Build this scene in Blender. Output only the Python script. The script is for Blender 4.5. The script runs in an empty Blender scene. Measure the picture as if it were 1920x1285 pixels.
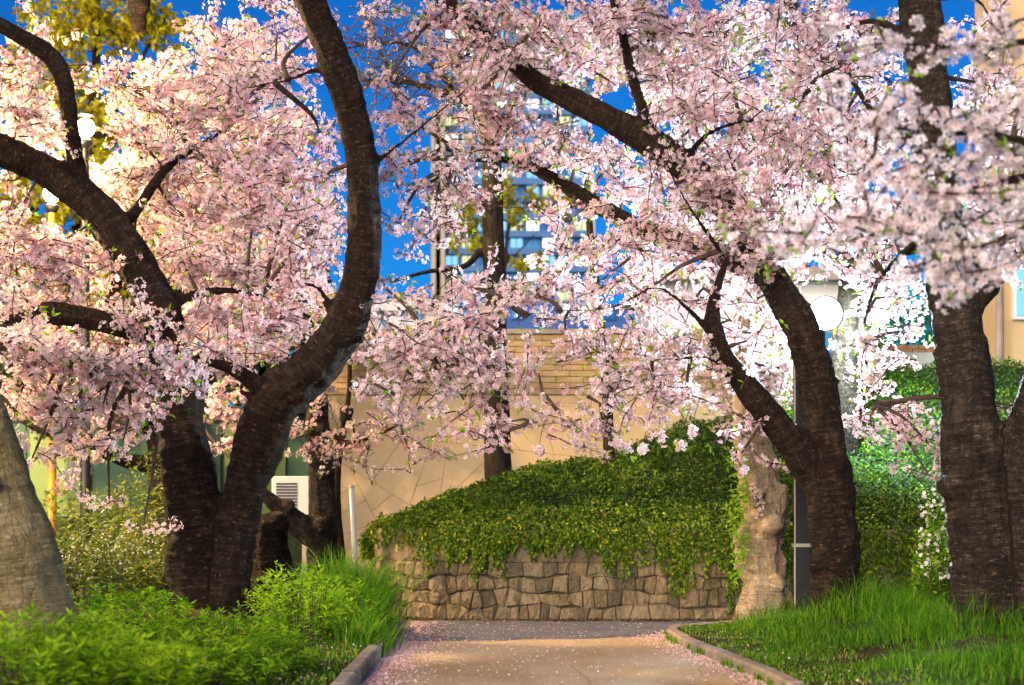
import bpy, math, random
import numpy as np
from mathutils import Vector, noise as mnoise

# ------------------------------------------------------------------ camera, sky, sun, exposure
sc = bpy.context.scene
col = sc.collection
F, CX, HY, CH = 3200.0, 960.0, 930.0, 1.35      # focal length and horizon in photo pixels, eye height in metres
cam = bpy.data.cameras.new('camera')
cam.sensor_width = 36.0
cam.lens = 60.0
cam.shift_y = (HY - 642.5) / 1920.0
cam.clip_start = 0.1
cam.clip_end = 3000.0
cam.dof.use_dof = True
cam.dof.focus_distance = 16.8
cam.dof.aperture_fstop = 1.9
cam_o = bpy.data.objects.new('camera', cam)
cam_o.location = (0, 0, CH)
cam_o.rotation_euler = (math.radians(90), 0, 0)
col.objects.link(cam_o)
sc.camera = cam_o

SUN_ELEV, SUN_AZ = math.radians(22), math.radians(206)     # low, behind the camera and to the left
world = bpy.data.worlds.new('World')
sc.world = world
world.use_nodes = True
wn = world.node_tree
wn.nodes.clear()
sky = wn.nodes.new('ShaderNodeTexSky')
sky.sky_type = 'NISHITA'
sky.sun_disc = False
sky.sun_elevation = SUN_ELEV
sky.sun_rotation = SUN_AZ
sky.ozone_density = 10.0
sky.air_density = 1.0
sky.dust_density = 0.2
tint = wn.nodes.new('ShaderNodeMix'); tint.data_type = 'RGBA'; tint.blend_type = 'MULTIPLY'     # blue hour
tint.inputs[0].default_value = 1.0
tint.inputs[7].default_value = (0.10, 0.66, 1.0, 1)
bg = wn.nodes.new('ShaderNodeBackground'); bg.inputs[1].default_value = 0.055
wo = wn.nodes.new('ShaderNodeOutputWorld')
wn.links.new(sky.outputs[0], tint.inputs[6])
wn.links.new(tint.outputs[2], bg.inputs[0])
wn.links.new(bg.outputs[0], wo.inputs[0])

sun = bpy.data.lights.new('sun', 'SUN')
sun.energy = 3.1
sun.angle = math.radians(45)
sun.color = (1.0, 0.80, 0.60)
sun_o = bpy.data.objects.new('sun', sun)
sdir = Vector((math.sin(SUN_AZ) * math.cos(SUN_ELEV), math.cos(SUN_AZ) * math.cos(SUN_ELEV), math.sin(SUN_ELEV)))
sun_o.rotation_euler = sdir.to_track_quat('Z', 'Y').to_euler()
col.objects.link(sun_o)

sc.view_settings.view_transform = 'Standard'
sc.view_settings.look = 'None'
sc.view_settings.gamma = 1.0
sc.view_settings.exposure = 1.0
sc.cycles.use_denoising = True
sc.cycles.max_bounces = 6
sc.cycles.diffuse_bounces = 3
sc.cycles.transmission_bounces = 4
sc.cycles.transparent_max_bounces = 4
sc.cycles.sample_clamp_indirect = 6.0
sc.cycles.caustics_reflective = False
sc.cycles.caustics_refractive = False

rng = np.random.default_rng(11)
random.seed(5)


# ------------------------------------------------------------------ helpers
def at(px, py, d):
    """World point seen at photo pixel (px, py), d metres ahead."""
    return Vector(((px - CX) / F * d, d, CH + (HY - py) / F * d))


def tag(o, label=None, cat=None, group=None, kind=None):
    if label: o['label'] = label
    if cat: o['category'] = cat
    if group: o['group'] = group
    if kind: o['kind'] = kind
    return o


def empty(name, loc, label=None, cat=None, group=None):
    o = bpy.data.objects.new(name, None)
    o.location = loc
    col.objects.link(o)
    o.empty_display_size = 0.2
    return tag(o, label, cat, group)


def mesh_np(name, V, quads=None, tris=None, attrs=None, mat=None, parent=None, smooth=False):
    """One mesh object from numpy arrays in world space; parented meshes are stored relative to the parent's location."""
    V = np.asarray(V, dtype=np.float64).reshape(-1, 3)
    if parent is not None:
        p = parent
        off = np.zeros(3)
        while p is not None:
            off += np.array(p.location); p = p.parent
        V = V - off
    me = bpy.data.meshes.new(name)
    idx, starts, n = [], [], 0
    if quads is not None and len(quads):
        q = np.asarray(quads, dtype=np.int32).reshape(-1, 4)
        idx.append(q.ravel()); starts.append(np.arange(len(q)) * 4); n = q.size
    if tris is not None and len(tris):
        t = np.asarray(tris, dtype=np.int32).reshape(-1, 3)
        idx.append(t.ravel()); starts.append(n + np.arange(len(t)) * 3)
    idx = np.concatenate(idx).astype(np.int32); starts = np.concatenate(starts).astype(np.int32)
    me.vertices.add(len(V)); me.vertices.foreach_set('co', V.astype(np.float32).ravel())
    me.loops.add(len(idx)); me.loops.foreach_set('vertex_index', idx)
    me.polygons.add(len(starts)); me.polygons.foreach_set('loop_start', starts)
    me.polygons.foreach_set('use_smooth', np.full(len(starts), bool(smooth)))
    me.update(calc_edges=True)
    for k, a in (attrs or {}).items():
        a = np.asarray(a, dtype=np.float32)
        if a.ndim == 1:
            at_ = me.attributes.new(k, 'FLOAT', 'POINT'); at_.data.foreach_set('value', a)
        else:
            at_ = me.attributes.new(k, 'FLOAT_VECTOR', 'POINT'); at_.data.foreach_set('vector', a.ravel())
    if mat: me.materials.append(mat)
    o = bpy.data.objects.new(name, me)
    col.objects.link(o)
    if parent is not None: o.parent = parent
    return o


class MB:
    """Collects boxes, tubes, lathes and polygons into one mesh."""
    def __init__(s): s.v, s.q, s.t = [], [], []
    def add(s, v, q=(), t=()):
        n = len(s.v); s.v += [tuple(p) for p in v]
        s.q += [tuple(i + n for i in f) for f in q]; s.t += [tuple(i + n for i in f) for f in t]
    def box(s, x0, x1, y0, y1, z0, z1, b=0.0):
        if b <= 0:
            v = [(x, y, z) for z in (z0, z1) for y in (y0, y1) for x in (x0, x1)]
            s.add(v, [(0, 2, 3, 1), (4, 5, 7, 6), (0, 1, 5, 4), (2, 6, 7, 3), (0, 4, 6, 2), (1, 3, 7, 5)])
        else:
            rings = []
            for z, i in ((z0, b), (z0 + b, 0), (z1 - b, 0), (z1, b)):
                rings.append([(x0 + i + (b if not i else 0), y0 + i, z), (x1 - i - (b if not i else 0), y0 + i, z),
                              (x1 - i, y0 + i + (b if not i else 0), z), (x1 - i, y1 - i - (b if not i else 0), z),
                              (x1 - i - (b if not i else 0), y1 - i, z), (x0 + i + (b if not i else 0), y1 - i, z),
                              (x0 + i, y1 - i - (b if not i else 0), z), (x0 + i, y0 + i + (b if not i else 0), z)])
            v = [p for r in rings for p in r]
            q = [(k * 8 + j, k * 8 + (j + 1) % 8, k * 8 + 8 + (j + 1) % 8, k * 8 + 8 + j) for k in range(3) for j in range(8)]
            q += [(0, 7, 6, 5), (0, 5, 4, 1), (1, 4, 3, 2), (24, 25, 28, 29), (24, 29, 30, 31), (25, 26, 27, 28)]
            s.add(v, q)
    def tube(s, pts, rads, seg=8):
        v, q, t = tube_arrays(pts, rads, seg)
        s.add(v.tolist(), q.tolist(), t.tolist())
    def lathe(s, c, prof, seg=16):
        v = []
        for r, z in prof:
            for k in range(seg):
                a = 2 * math.pi * k / seg
                v.append((c[0] + r * math.cos(a), c[1] + r * math.sin(a), c[2] + z))
        q = [(i * seg + k, i * seg + (k + 1) % seg, (i + 1) * seg + (k + 1) % seg, (i + 1) * seg + k)
             for i in range(len(prof) - 1) for k in range(seg)]
        s.add(v, q)
    def build(s, name, mat, parent=None, smooth=False):
        return mesh_np(name, s.v, s.q, s.t, mat=mat, parent=parent, smooth=smooth)


def spline(pts, step):
    """Catmull-Rom through rows (x, y, z, r), resampled about every step metres."""
    P = np.asarray(pts, float)
    if len(P) == 2:
        n = max(2, int(np.linalg.norm(P[1, :3] - P[0, :3]) / step) + 1)
        return P[0] + (P[1] - P[0]) * np.linspace(0, 1, n)[:, None]
    Q = np.vstack([2 * P[0] - P[1], P, 2 * P[-1] - P[-2]])
    out = []
    for i in range(1, len(Q) - 2):
        n = max(1, int(np.linalg.norm(Q[i + 1, :3] - Q[i, :3]) / step))
        t = (np.arange(n) / n)[:, None]
        a, b, c, d = Q[i - 1], Q[i], Q[i + 1], Q[i + 2]
        out.append(.5 * (2 * b + (c - a) * t + (2 * a - 5 * b + 4 * c - d) * t ** 2 + (3 * b - a - 3 * c + d) * t ** 3))
    out.append(P[-1:])
    R = np.vstack(out)
    R[:, 3] = np.maximum(R[:, 3], 0.001)
    return R


def tube_arrays(pts, rads, seg=8):
    P = np.asarray(pts, float); R = np.asarray(rads, float); n = len(P)
    T = np.gradient(P, axis=0); T /= np.linalg.norm(T, axis=1)[:, None] + 1e-9
    ref = np.array([0.3, 1, 0.1]) if abs(T[:, 1]).mean() < .8 else np.array([1, 0.1, 0.2])
    A = np.cross(T, ref); A /= np.linalg.norm(A, axis=1)[:, None] + 1e-9
    B = np.cross(T, A)
    ang = np.arange(seg) * 2 * math.pi / seg
    V = P[:, None] + R[:, None, None] * (A[:, None] * np.cos(ang)[None, :, None] + B[:, None] * np.sin(ang)[None, :, None])
    V = V.reshape(-1, 3)
    i = np.arange(n - 1)[:, None] * seg; k = np.arange(seg)[None]
    q = np.stack([i + k, i + (k + 1) % seg, i + seg + (k + 1) % seg, i + seg + k], -1).reshape(-1, 4)
    V = np.vstack([V, P[0], P[-1]])
    c0, c1 = n * seg, n * seg + 1
    kk = np.arange(seg)
    t = np.vstack([np.stack([(kk + 1) % seg, kk, np.full(seg, c0)], -1),
                   np.stack([(n - 1) * seg + kk, (n - 1) * seg + (kk + 1) % seg, np.full(seg, c1)], -1)])
    return V, q, t


# ------------------------------------------------------------------ materials
def new_mat(name):
    m = bpy.data.materials.new(name); m.use_nodes = True
    nt = m.node_tree; nt.nodes.clear()
    out = nt.nodes.new('ShaderNodeOutputMaterial')
    return m, nt, out


def N(nt, typ, **kw):
    n = nt.nodes.new(typ)
    for k, v in kw.items():
        if k.startswith('i_'):
            key = k[2:]
            n.inputs[int(key) if key.isdigit() else key].default_value = v
        else: setattr(n, k, v)
    return n


def ramp(nt, src, stops):
    r = nt.nodes.new('ShaderNodeValToRGB')
    e = r.color_ramp.elements
    while len(e) < len(stops): e.new(0.5)
    for el, (p, c) in zip(e, stops):
        el.position = p; el.color = (*c, 1)
    if src is not None: nt.links.new(src, r.inputs[0])
    return r


def surf_mat(name, stops, scale=4.0, detail=6.0, rough=0.85, bump=0.3, bscale=None, vec='Object', stretch=None, spec=0.3, dist=0.02,
             second=None):
    m, nt, out = new_mat(name)
    tc = N(nt, 'ShaderNodeTexCoord')
    src = tc.outputs[vec]
    if stretch:
        mp = N(nt, 'ShaderNodeMapping'); mp.inputs['Scale'].default_value = stretch
        nt.links.new(src, mp.inputs[0]); src = mp.outputs[0]
    n1 = N(nt, 'ShaderNodeTexNoise', i_Scale=scale, i_Detail=detail, i_Roughness=0.62)
    nt.links.new(src, n1.inputs['Vector'])
    r = ramp(nt, n1.outputs[0], stops)
    colr = r.outputs[0]
    if second:      # (scale, colour, lo, hi): blotches of another colour
        n3 = N(nt, 'ShaderNodeTexNoise', i_Scale=second[0], i_Detail=5.0, i_Roughness=0.6)
        nt.links.new(src, n3.inputs['Vector'])
        mr = N(nt, 'ShaderNodeMapRange', i_1=second[2], i_2=second[3]); nt.links.new(n3.outputs[0], mr.inputs[0])
        mx = N(nt, 'ShaderNodeMix', data_type='RGBA'); mx.inputs[7].default_value = (*second[1], 1)
        nt.links.new(mr.outputs[0], mx.inputs[0]); nt.links.new(colr, mx.inputs[6]); colr = mx.outputs[2]
    b = N(nt, 'ShaderNodeBsdfPrincipled', i_Roughness=rough)
    b.inputs['Specular IOR Level'].default_value = spec
    nt.links.new(colr, b.inputs['Base Color'])
    if bump:
        n2 = N(nt, 'ShaderNodeTexNoise', i_Scale=bscale or scale * 5, i_Detail=8.0, i_Roughness=0.7)
        nt.links.new(src, n2.inputs['Vector'])
        bp = N(nt, 'ShaderNodeBump', i_Strength=bump, i_Distance=dist)
        nt.links.new(n2.outputs[0], bp.inputs['Height']); nt.links.new(bp.outputs[0], b.inputs['Normal'])
    nt.links.new(b.outputs[0], out.inputs[0])
    return m


def plain(name, c, rough=0.5, metal=0.0, spec=0.4):
    return surf_mat(name, [(0.3, tuple(x * .85 for x in c)), (0.7, c)], scale=3, rough=rough, bump=0.08, spec=spec) if not metal else \
        metal_mat(name, c, rough)


def metal_mat(name, c, rough):
    m = surf_mat(name, [(0.3, tuple(x * .8 for x in c)), (0.7, c)], scale=6, rough=rough, bump=0.05)
    m.node_tree.nodes['Principled BSDF'].inputs['Metallic'].default_value = 0.7
    return m


def emit_mat(name, c, s):
    m, nt, out = new_mat(name)
    e = N(nt, 'ShaderNodeEmission'); e.inputs[0].default_value = (*c, 1); e.inputs[1].default_value = s
    nt.links.new(e.outputs[0], out.inputs[0])
    return m


def leaf_mat(name, stops, trans=0.35, rough=0.5, spec=0.3, centre=None, tboost=1.0):
    """Leaf or petal: colour from the per-piece attribute 't', optional centre colour along attribute 'c', light passes through."""
    m, nt, out = new_mat(name)
    a = N(nt, 'ShaderNodeAttribute', attribute_name='t')
    r = ramp(nt, a.outputs['Fac'], stops)
    colr = r.outputs[0]
    if centre:
        c = N(nt, 'ShaderNodeAttribute', attribute_name='c')
        mr = N(nt, 'ShaderNodeMapRange', i_1=0.05, i_2=0.55); nt.links.new(c.outputs['Fac'], mr.inputs[0])
        mx = N(nt, 'ShaderNodeMix', data_type='RGBA'); mx.inputs[6].default_value = (*centre, 1)
        nt.links.new(mr.outputs[0], mx.inputs[0]); nt.links.new(colr, mx.inputs[7]); colr = mx.outputs[2]
    b = N(nt, 'ShaderNodeBsdfPrincipled', i_Roughness=rough)
    b.inputs['Specular IOR Level'].default_value = spec
    t = N(nt, 'ShaderNodeBsdfTranslucent')
    nt.links.new(colr, b.inputs['Base Color']); nt.links.new(colr, t.inputs[0])
    mix = N(nt, 'ShaderNodeMixShader'); mix.inputs[0].default_value = trans
    nt.links.new(b.outputs[0], mix.inputs[1]); nt.links.new(t.outputs[0], mix.inputs[2])
    nt.links.new(mix.outputs[0], out.inputs[0])
    return m


def bark_mat(name, stops, ringed=True, moss=None):  # moss: second bark tint, carries golden light on the khaki bark
    """Bark in trunk coordinates ('bk' = around, around, along): horizontal bands for cherry, vertical ridges otherwise."""
    m, nt, out = new_mat(name)
    a = N(nt, 'ShaderNodeAttribute', attribute_name='bk')
    def tex(sx, sz, detail=6.0, rough=.65):
        mp = N(nt, 'ShaderNodeMapping'); mp.inputs['Scale'].default_value = (sx, sx, sz)
        nt.links.new(a.outputs['Vector'], mp.inputs[0])
        n = N(nt, 'ShaderNodeTexNoise', i_Scale=1.0, i_Detail=detail, i_Roughness=rough)
        nt.links.new(mp.outputs[0], n.inputs['Vector'])
        return n.outputs[0]
    n1 = tex(1.0, 26.0) if ringed else tex(9.0, 2.0)
    n2 = tex(2.5, 4.0, 8.0)
    n3 = tex(5.0, 90.0, 4.0) if ringed else tex(26.0, 6.0, 6.0)
    add = N(nt, 'ShaderNodeMath', operation='MULTIPLY_ADD'); add.inputs[1].default_value = .55
    nt.links.new(n1, add.inputs[0])
    m2 = N(nt, 'ShaderNodeMath', operation='MULTIPLY'); m2.inputs[1].default_value = .45
    nt.links.new(n2, m2.inputs[0]); nt.links.new(m2.outputs[0], add.inputs[2])
    r = ramp(nt, add.outputs[0], stops)
    colr = r.outputs[0]
    if moss:
        n4 = tex(.8, 1.1, 7.0)
        mr = N(nt, 'ShaderNodeMapRange', i_1=.5, i_2=.72); nt.links.new(n4, mr.inputs[0])
        mx = N(nt, 'ShaderNodeMix', data_type='RGBA'); mx.inputs[7].default_value = (*moss, 1)
        nt.links.new(mr.outputs[0], mx.inputs[0]); nt.links.new(colr, mx.inputs[6]); colr = mx.outputs[2]
    if ringed:       # pale lenticel dashes and dark cracks
        n5 = tex(3.2, 46.0, 3.0, .5)
        mr = N(nt, 'ShaderNodeMapRange', i_1=.60, i_2=.72); nt.links.new(n5, mr.inputs[0])
        sc_ = N(nt, 'ShaderNodeMath', operation='MULTIPLY'); sc_.inputs[1].default_value = .55; nt.links.new(mr.outputs[0], sc_.inputs[0])
        mx = N(nt, 'ShaderNodeMix', data_type='RGBA'); mx.inputs[7].default_value = (*[min(.6, x * 2.2 + .02) for x in stops[-1][1]], 1)
        nt.links.new(sc_.outputs[0], mx.inputs[0]); nt.links.new(colr, mx.inputs[6]); colr = mx.outputs[2]
        mp = N(nt, 'ShaderNodeMapping'); mp.inputs['Scale'].default_value = (3.2, 3.2, 5.5); nt.links.new(a.outputs['Vector'], mp.inputs[0])
        wob = N(nt, 'ShaderNodeMix', data_type='RGBA', blend_type='ADD'); wob.inputs[0].default_value = .35
        nt.links.new(mp.outputs[0], wob.inputs[6])
        nw = N(nt, 'ShaderNodeTexNoise', i_Scale=3.0, i_Detail=4.0); nt.links.new(mp.outputs[0], nw.inputs['Vector']); nt.links.new(nw.outputs['Color'], wob.inputs[7])
        vo = N(nt, 'ShaderNodeTexVoronoi', feature='DISTANCE_TO_EDGE', i_Scale=1.6); nt.links.new(wob.outputs[2], vo.inputs['Vector'])
        crack = N(nt, 'ShaderNodeMapRange', i_1=0.0, i_2=.16); nt.links.new(vo.outputs['Distance'], crack.inputs[0])
        mc = N(nt, 'ShaderNodeMix', data_type='RGBA'); mc.inputs[6].default_value = (*[x * .8 for x in stops[0][1]], 1)
        cf = N(nt, 'ShaderNodeMapRange', i_3=.72, i_4=1.0); nt.links.new(crack.outputs[0], cf.inputs[0])
        nt.links.new(cf.outputs[0], mc.inputs[0]); nt.links.new(colr, mc.inputs[7]); colr = mc.outputs[2]
    b = N(nt, 'ShaderNodeBsdfPrincipled', i_Roughness=.8); b.inputs['Specular IOR Level'].default_value = .15
    nt.links.new(colr, b.inputs['Base Color'])
    s = N(nt, 'ShaderNodeMath', operation='ADD'); nt.links.new(n1, s.inputs[0])
    s2 = N(nt, 'ShaderNodeMath', operation='MULTIPLY'); s2.inputs[1].default_value = .6
    nt.links.new(n3, s2.inputs[0]); nt.links.new(s2.outputs[0], s.inputs[1])
    if ringed:
        s3 = N(nt, 'ShaderNodeMath', operation='MULTIPLY_ADD'); s3.inputs[1].default_value = .14
        nt.links.new(crack.outputs[0], s3.inputs[0]); nt.links.new(s.outputs[0], s3.inputs[2]); s = s3
    bp = N(nt, 'ShaderNodeBump', i_Strength=1.0, i_Distance=.06)
    nt.links.new(s.outputs[0], bp.inputs['Height']); nt.links.new(bp.outputs[0], b.inputs['Normal'])
    nt.links.new(b.outputs[0], out.inputs[0])
    return m


M = {}
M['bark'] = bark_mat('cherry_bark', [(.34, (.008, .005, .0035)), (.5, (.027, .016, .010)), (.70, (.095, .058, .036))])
M['bark_khaki'] = bark_mat('lit_khaki_bark', [(.33, (.13, .10, .04)), (.5, (.30, .235, .115)), (.66, (.48, .39, .22))], moss=(.22, .19, .05))  # golden light on this trunk is put into the bark colour and the moss tint
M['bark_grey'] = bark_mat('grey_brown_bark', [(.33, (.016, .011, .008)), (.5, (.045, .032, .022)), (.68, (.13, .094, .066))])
M['bark_lit'] = bark_mat('lit_bark', [(.30, (.20, .13, .075)), (.46, (.46, .34, .21)), (.66, (.62, .49, .33))])  # paleness is the strong warm light, put into the bark colour
M['bark_ridged'] = bark_mat('ridged_bark', [(.36, (.008, .007, .006)), (.5, (.035, .028, .022)), (.68, (.10, .085, .065))], ringed=False)
M['twig'] = surf_mat('twig_bark', [(.35, (.03, .018, .014)), (.65, (.09, .055, .042))], scale=14, bump=0)
M['petal'] = leaf_mat('cherry_petal', [(0.0, (.68, .36, .42)), (.2, (.82, .60, .63)), (.55, (.87, .73, .745)), (1.0, (.91, .84, .85))],
                      trans=.42, rough=.6, spec=.15, centre=(.66, .26, .30))
M['young_leaf'] = leaf_mat('young_cherry_leaf', [(0, (.18, .13, .02)), (.3, (.14, .30, .015)), (1, (.32, .52, .03))], trans=.45)
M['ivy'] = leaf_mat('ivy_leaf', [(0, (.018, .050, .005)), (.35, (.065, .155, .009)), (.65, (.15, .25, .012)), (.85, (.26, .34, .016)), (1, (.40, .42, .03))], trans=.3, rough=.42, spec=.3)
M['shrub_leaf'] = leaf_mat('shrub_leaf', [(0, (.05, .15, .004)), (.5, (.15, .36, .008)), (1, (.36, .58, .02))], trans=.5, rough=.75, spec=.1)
M['weed_leaf'] = leaf_mat('weed_leaf', [(0, (.04, .08, .01)), (.5, (.11, .17, .015)), (1, (.27, .26, .03))], trans=.35)
M['grass'] = leaf_mat('grass_blade', [(0, (.03, .11, .006)), (.5, (.085, .26, .010)), (.82, (.20, .38, .018)), (.93, (.34, .36, .06)), (1, (.42, .34, .14))], trans=.4, rough=.7, spec=.1)
M['yellow_leaf'] = leaf_mat('yellow_leaf', [(0, (.26, .22, .01)), (.5, (.48, .43, .015)), (1, (.60, .58, .04))], trans=.45)
M['hedge_leaf'] = leaf_mat('hedge_leaf', [(0, (.01, .10, .02)), (.5, (.02, .26, .05)), (1, (.06, .42, .10))], trans=.4)
M['white_petal'] = leaf_mat('white_petal', [(0, (.8, .76, .72)), (1, (.88, .86, .84))], trans=.3)
M['fallen'] = leaf_mat('fallen_petal', [(0, (.72, .42, .45)), (1, (.86, .66, .66))], trans=.1)
M['soil'] = surf_mat('soil', [(.3, (.03, .024, .010)), (.5, (.06, .045, .02)), (.7, (.10, .075, .035))], scale=2.5, bump=.6, bscale=14, dist=.05, rough=1.0, spec=.02,
                     second=(1.6, (.04, .085, .012), .46, .62))
M['bank_soil'] = surf_mat('bank_soil', [(.3, (.015, .025, .006)), (.7, (.04, .055, .014))], scale=4, bump=.5)
M['path'] = surf_mat('path_concrete', [(.3, (.37, .26, .135)), (.5, (.45, .32, .175)), (.7, (.51, .37, .21))], scale=1.3, bump=.7, bscale=90, dist=.008,
                     rough=.75, second=(38, (.24, .17, .10), .58, .72))
M['kerb'] = surf_mat('kerb_concrete', [(.3, (.22, .17, .12)), (.7, (.40, .32, .23))], scale=5, bump=.4, bscale=60, dist=.01,
                     second=(3, (.12, .12, .05), .55, .75))
M['stone'] = []
for i, c in enumerate([(.37, .275, .15), (.29, .215, .115), (.42, .32, .185), (.32, .25, .145), (.20, .155, .09)]):
    M['stone'].append(surf_mat('wall_stone', [(.28, tuple(x * .55 for x in c)), (.5, tuple(x * 1.15 for x in c)), (.72, tuple(x * 1.4 for x in c))], scale=13, bump=1.0, bscale=28,
                               dist=.06, stretch=(2.0, 2.0, .7), second=(2.2, (.10, .09, .045), .52, .75)))
M['mortar'] = surf_mat('mortar', [(.3, (.05, .038, .022)), (.7, (.12, .09, .055))], scale=8, bump=.4)
M['panel'] = surf_mat('beige_render', [(.3, (.39, .295, .17)), (.7, (.47, .36, .21))], scale=1.1, bump=.15, bscale=40, rough=.7)
M['panel2'] = surf_mat('beige_render_light', [(.3, (.42, .295, .17)), (.7, (.49, .355, .21))], scale=1.4, bump=.15, bscale=40, rough=.7)
M['brick'] = surf_mat('tan_brick', [(.3, (.27, .195, .105)), (.7, (.34, .25, .14))], scale=6, bump=.3, bscale=50)
M['brick2'] = surf_mat('grey_tan_brick', [(.3, (.20, .16, .105)), (.7, (.30, .24, .16))], scale=6, bump=.3, bscale=50)
M['joint'] = plain('wall_joint', (.22, .16, .09), .9)
M['concrete'] = surf_mat('grey_concrete', [(.3, (.24, .20, .17)), (.7, (.36, .31, .26))], scale=3, bump=.3)
M['red_brick'] = surf_mat('red_brick', [(.3, (.20, .09, .04)), (.7, (.34, .17, .08))], scale=8, bump=.3)
M['white'] = plain('white_paint', (.72, .74, .78), .55)
M['white_metal'] = plain('white_metal', (.42, .42, .42), .4)
M['dark_metal'] = plain('dark_metal', (.008, .009, .011), .5)
M['strap'] = plain('steel_strap', (.35, .33, .28), .4)
M['lit_yellow'] = plain('lit_yellow', (.40, .23, .02), .5)  # yellow lamplight on the pole, put into its colour
M['green_panel'] = plain('green_panel', (.03, .085, .05), .6)
M['pale_green'] = plain('pale_green_panel', (.15, .22, .06), .6)
M['tower_wall'] = plain('blue_tower_wall', (.016, .10, .34), .5)
M['tower_slab'] = plain('tower_balcony', (.035, .15, .38), .5)
M['tower_column'] = plain('tower_column', (.42, .36, .26), .6)
M['low_blue'] = plain('blue_facade', (.012, .085, .32), .5)
M['beige_wall'] = surf_mat('beige_wall', [(.3, (.50, .37, .20)), (.7, (.58, .44, .25))], scale=1.3, bump=.1, rough=.7)
M['lit_cool'] = emit_mat('lit_window_cool', (.30, .72, 1.0), .6)
M['lit_white'] = emit_mat('lit_window_white', (.85, .95, 1.0), 1.5)
M['lit_warm'] = emit_mat('lit_window_warm', (.85, .9, .45), .6)
M['glass_dark'] = plain('dark_glass', (.02, .12, .34), .15, spec=.6)
M['glass_blue'] = plain('blue_glass', (.05, .25, .52), .15, spec=.6)
M['bulb_warm'] = emit_mat('sodium_lamp', (1.0, .78, .40), 90.0)
M['bulb_cool'] = emit_mat('floodlight_lens', (.75, .90, 1.0), 120.0)


# ------------------------------------------------------------------ ground, path, kerbs
def sstep(a, b, x):
    t = np.clip((np.asarray(x, float) - a) / (b - a), 0, 1)
    return t * t * (3 - 2 * t)


RX_Y = np.array([-30, 8, 11, 12.5, 14.2, 15.4, 16.2, 16.6, 16.85, 17.1, 17.5, 18.0, 40])
RX_X = np.array([2.2, 2.1, 1.92, 1.82, 1.64, 1.51, 1.47, 1.53, 1.68, 1.95, 2.3, 2.62, 3.0])


def xr(y): return np.interp(y, RX_Y, RX_X)


def gz(x, y):
    x = np.asarray(x, float); y = np.asarray(y, float)
    l = -1.16 - x
    left = np.where(l > 0, .09 * sstep(0, .03, l) + .20 * sstep(.1, 2.2, l), 0)
    left *= 1 - sstep(16.7, 17.0, y) * (1 - sstep(2.2, 3.2, l))
    r = x - xr(y) - .06
    right = np.where(r > 0, .07 * sstep(0, .03, r) + .20 * sstep(.1, 2.0, r), 0) * (1 - sstep(18.3, 18.5, y))
    return left + right


def grid_coords(lo, hi, a, b, step):
    f = np.arange(a, b + 1e-6, step)
    out_l = a - np.geomspace(step, a - lo, 14) if lo < a else []
    out_r = b + np.geomspace(step, hi - b, 16)
    return np.concatenate([np.sort(out_l), f, out_r])


gx = grid_coords(-900, 900, -7, 7, .08)
gy = grid_coords(-300, 2500, 8, 21, .15)
X, Y = np.meshgrid(gx, gy)
Z = gz(X, Y)
bed = (Z > .02)
nzv = np.sin(X * 5.1 + 1.3 * np.sin(Y * 3.7)) * np.sin(Y * 4.3 + 1.1 * np.sin(X * 2.9))
Z = Z + bed * nzv * .018
nx, ny = len(gx), len(gy)
i = (np.arange(ny - 1)[:, None] * nx + np.arange(nx - 1)[None]).ravel()
ground = mesh_np('ground', np.stack([X, Y, Z], -1), np.stack([i, i + 1, i + nx + 1, i + nx], -1), mat=M['soil'], smooth=True)
tag(ground, 'brown and mossy soil of the planting beds', 'ground', kind='structure')

ys = np.concatenate([np.arange(-6, 16, .5), np.arange(16, 18.46, .1)])
pv, pq = [], []
for k, y in enumerate(ys):
    xl = -1.10 if y < 16.75 else -1.1 - 3.2 * min(1, (y - 16.75) / .3)
    for u in np.linspace(0, 1, 9):
        pv.append((xl + (float(xr(y)) + .01 - xl) * u, y, .004))
    if k:
        b0 = (k - 1) * 9
        pq += [(b0 + j, b0 + j + 1, b0 + 10 + j, b0 + 9 + j) for j in range(8)]
path = mesh_np('path', pv, pq, mat=M['path'])
tag(path, 'warm lit beige concrete path leading to the stone wall', 'path', kind='structure')
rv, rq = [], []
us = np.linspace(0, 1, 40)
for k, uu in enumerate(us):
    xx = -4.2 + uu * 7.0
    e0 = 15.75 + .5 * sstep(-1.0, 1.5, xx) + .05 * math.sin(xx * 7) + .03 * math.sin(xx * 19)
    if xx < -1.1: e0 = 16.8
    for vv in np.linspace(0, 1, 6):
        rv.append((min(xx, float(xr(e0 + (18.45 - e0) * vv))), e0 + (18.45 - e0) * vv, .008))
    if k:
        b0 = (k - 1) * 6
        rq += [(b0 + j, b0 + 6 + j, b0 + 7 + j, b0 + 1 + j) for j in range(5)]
M['shade_grey'] = surf_mat('shaded_path', [(.3, (.075, .075, .085)), (.5, (.11, .11, .125)), (.7, (.16, .155, .165))], scale=2, bump=.4, bscale=150, dist=.006, rough=.7, second=(60, (.26, .24, .24), .6, .7))
path_shade = mesh_np('path_shade', rv, rq, mat=M['shade_grey'])  # sheet that carries the shade on the far path in its colour
tag(path_shade, 'grey-blue shade painted on the path bend at the foot of the stone wall', 'path_shade', kind='structure')
jm = MB()
for x0, y0, x1, y1 in ((.62, 9.0, .55, 12.6), (.55, 12.6, .46, 13.5)):
    w = .004
    jm.add([(x0 - w, y0, .008), (x0 + w, y0, .008), (x1 + w, y1, .008), (x1 - w, y1, .008)], [(0, 1, 2, 3)])
jm.build('joint', M['joint'], path)

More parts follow.
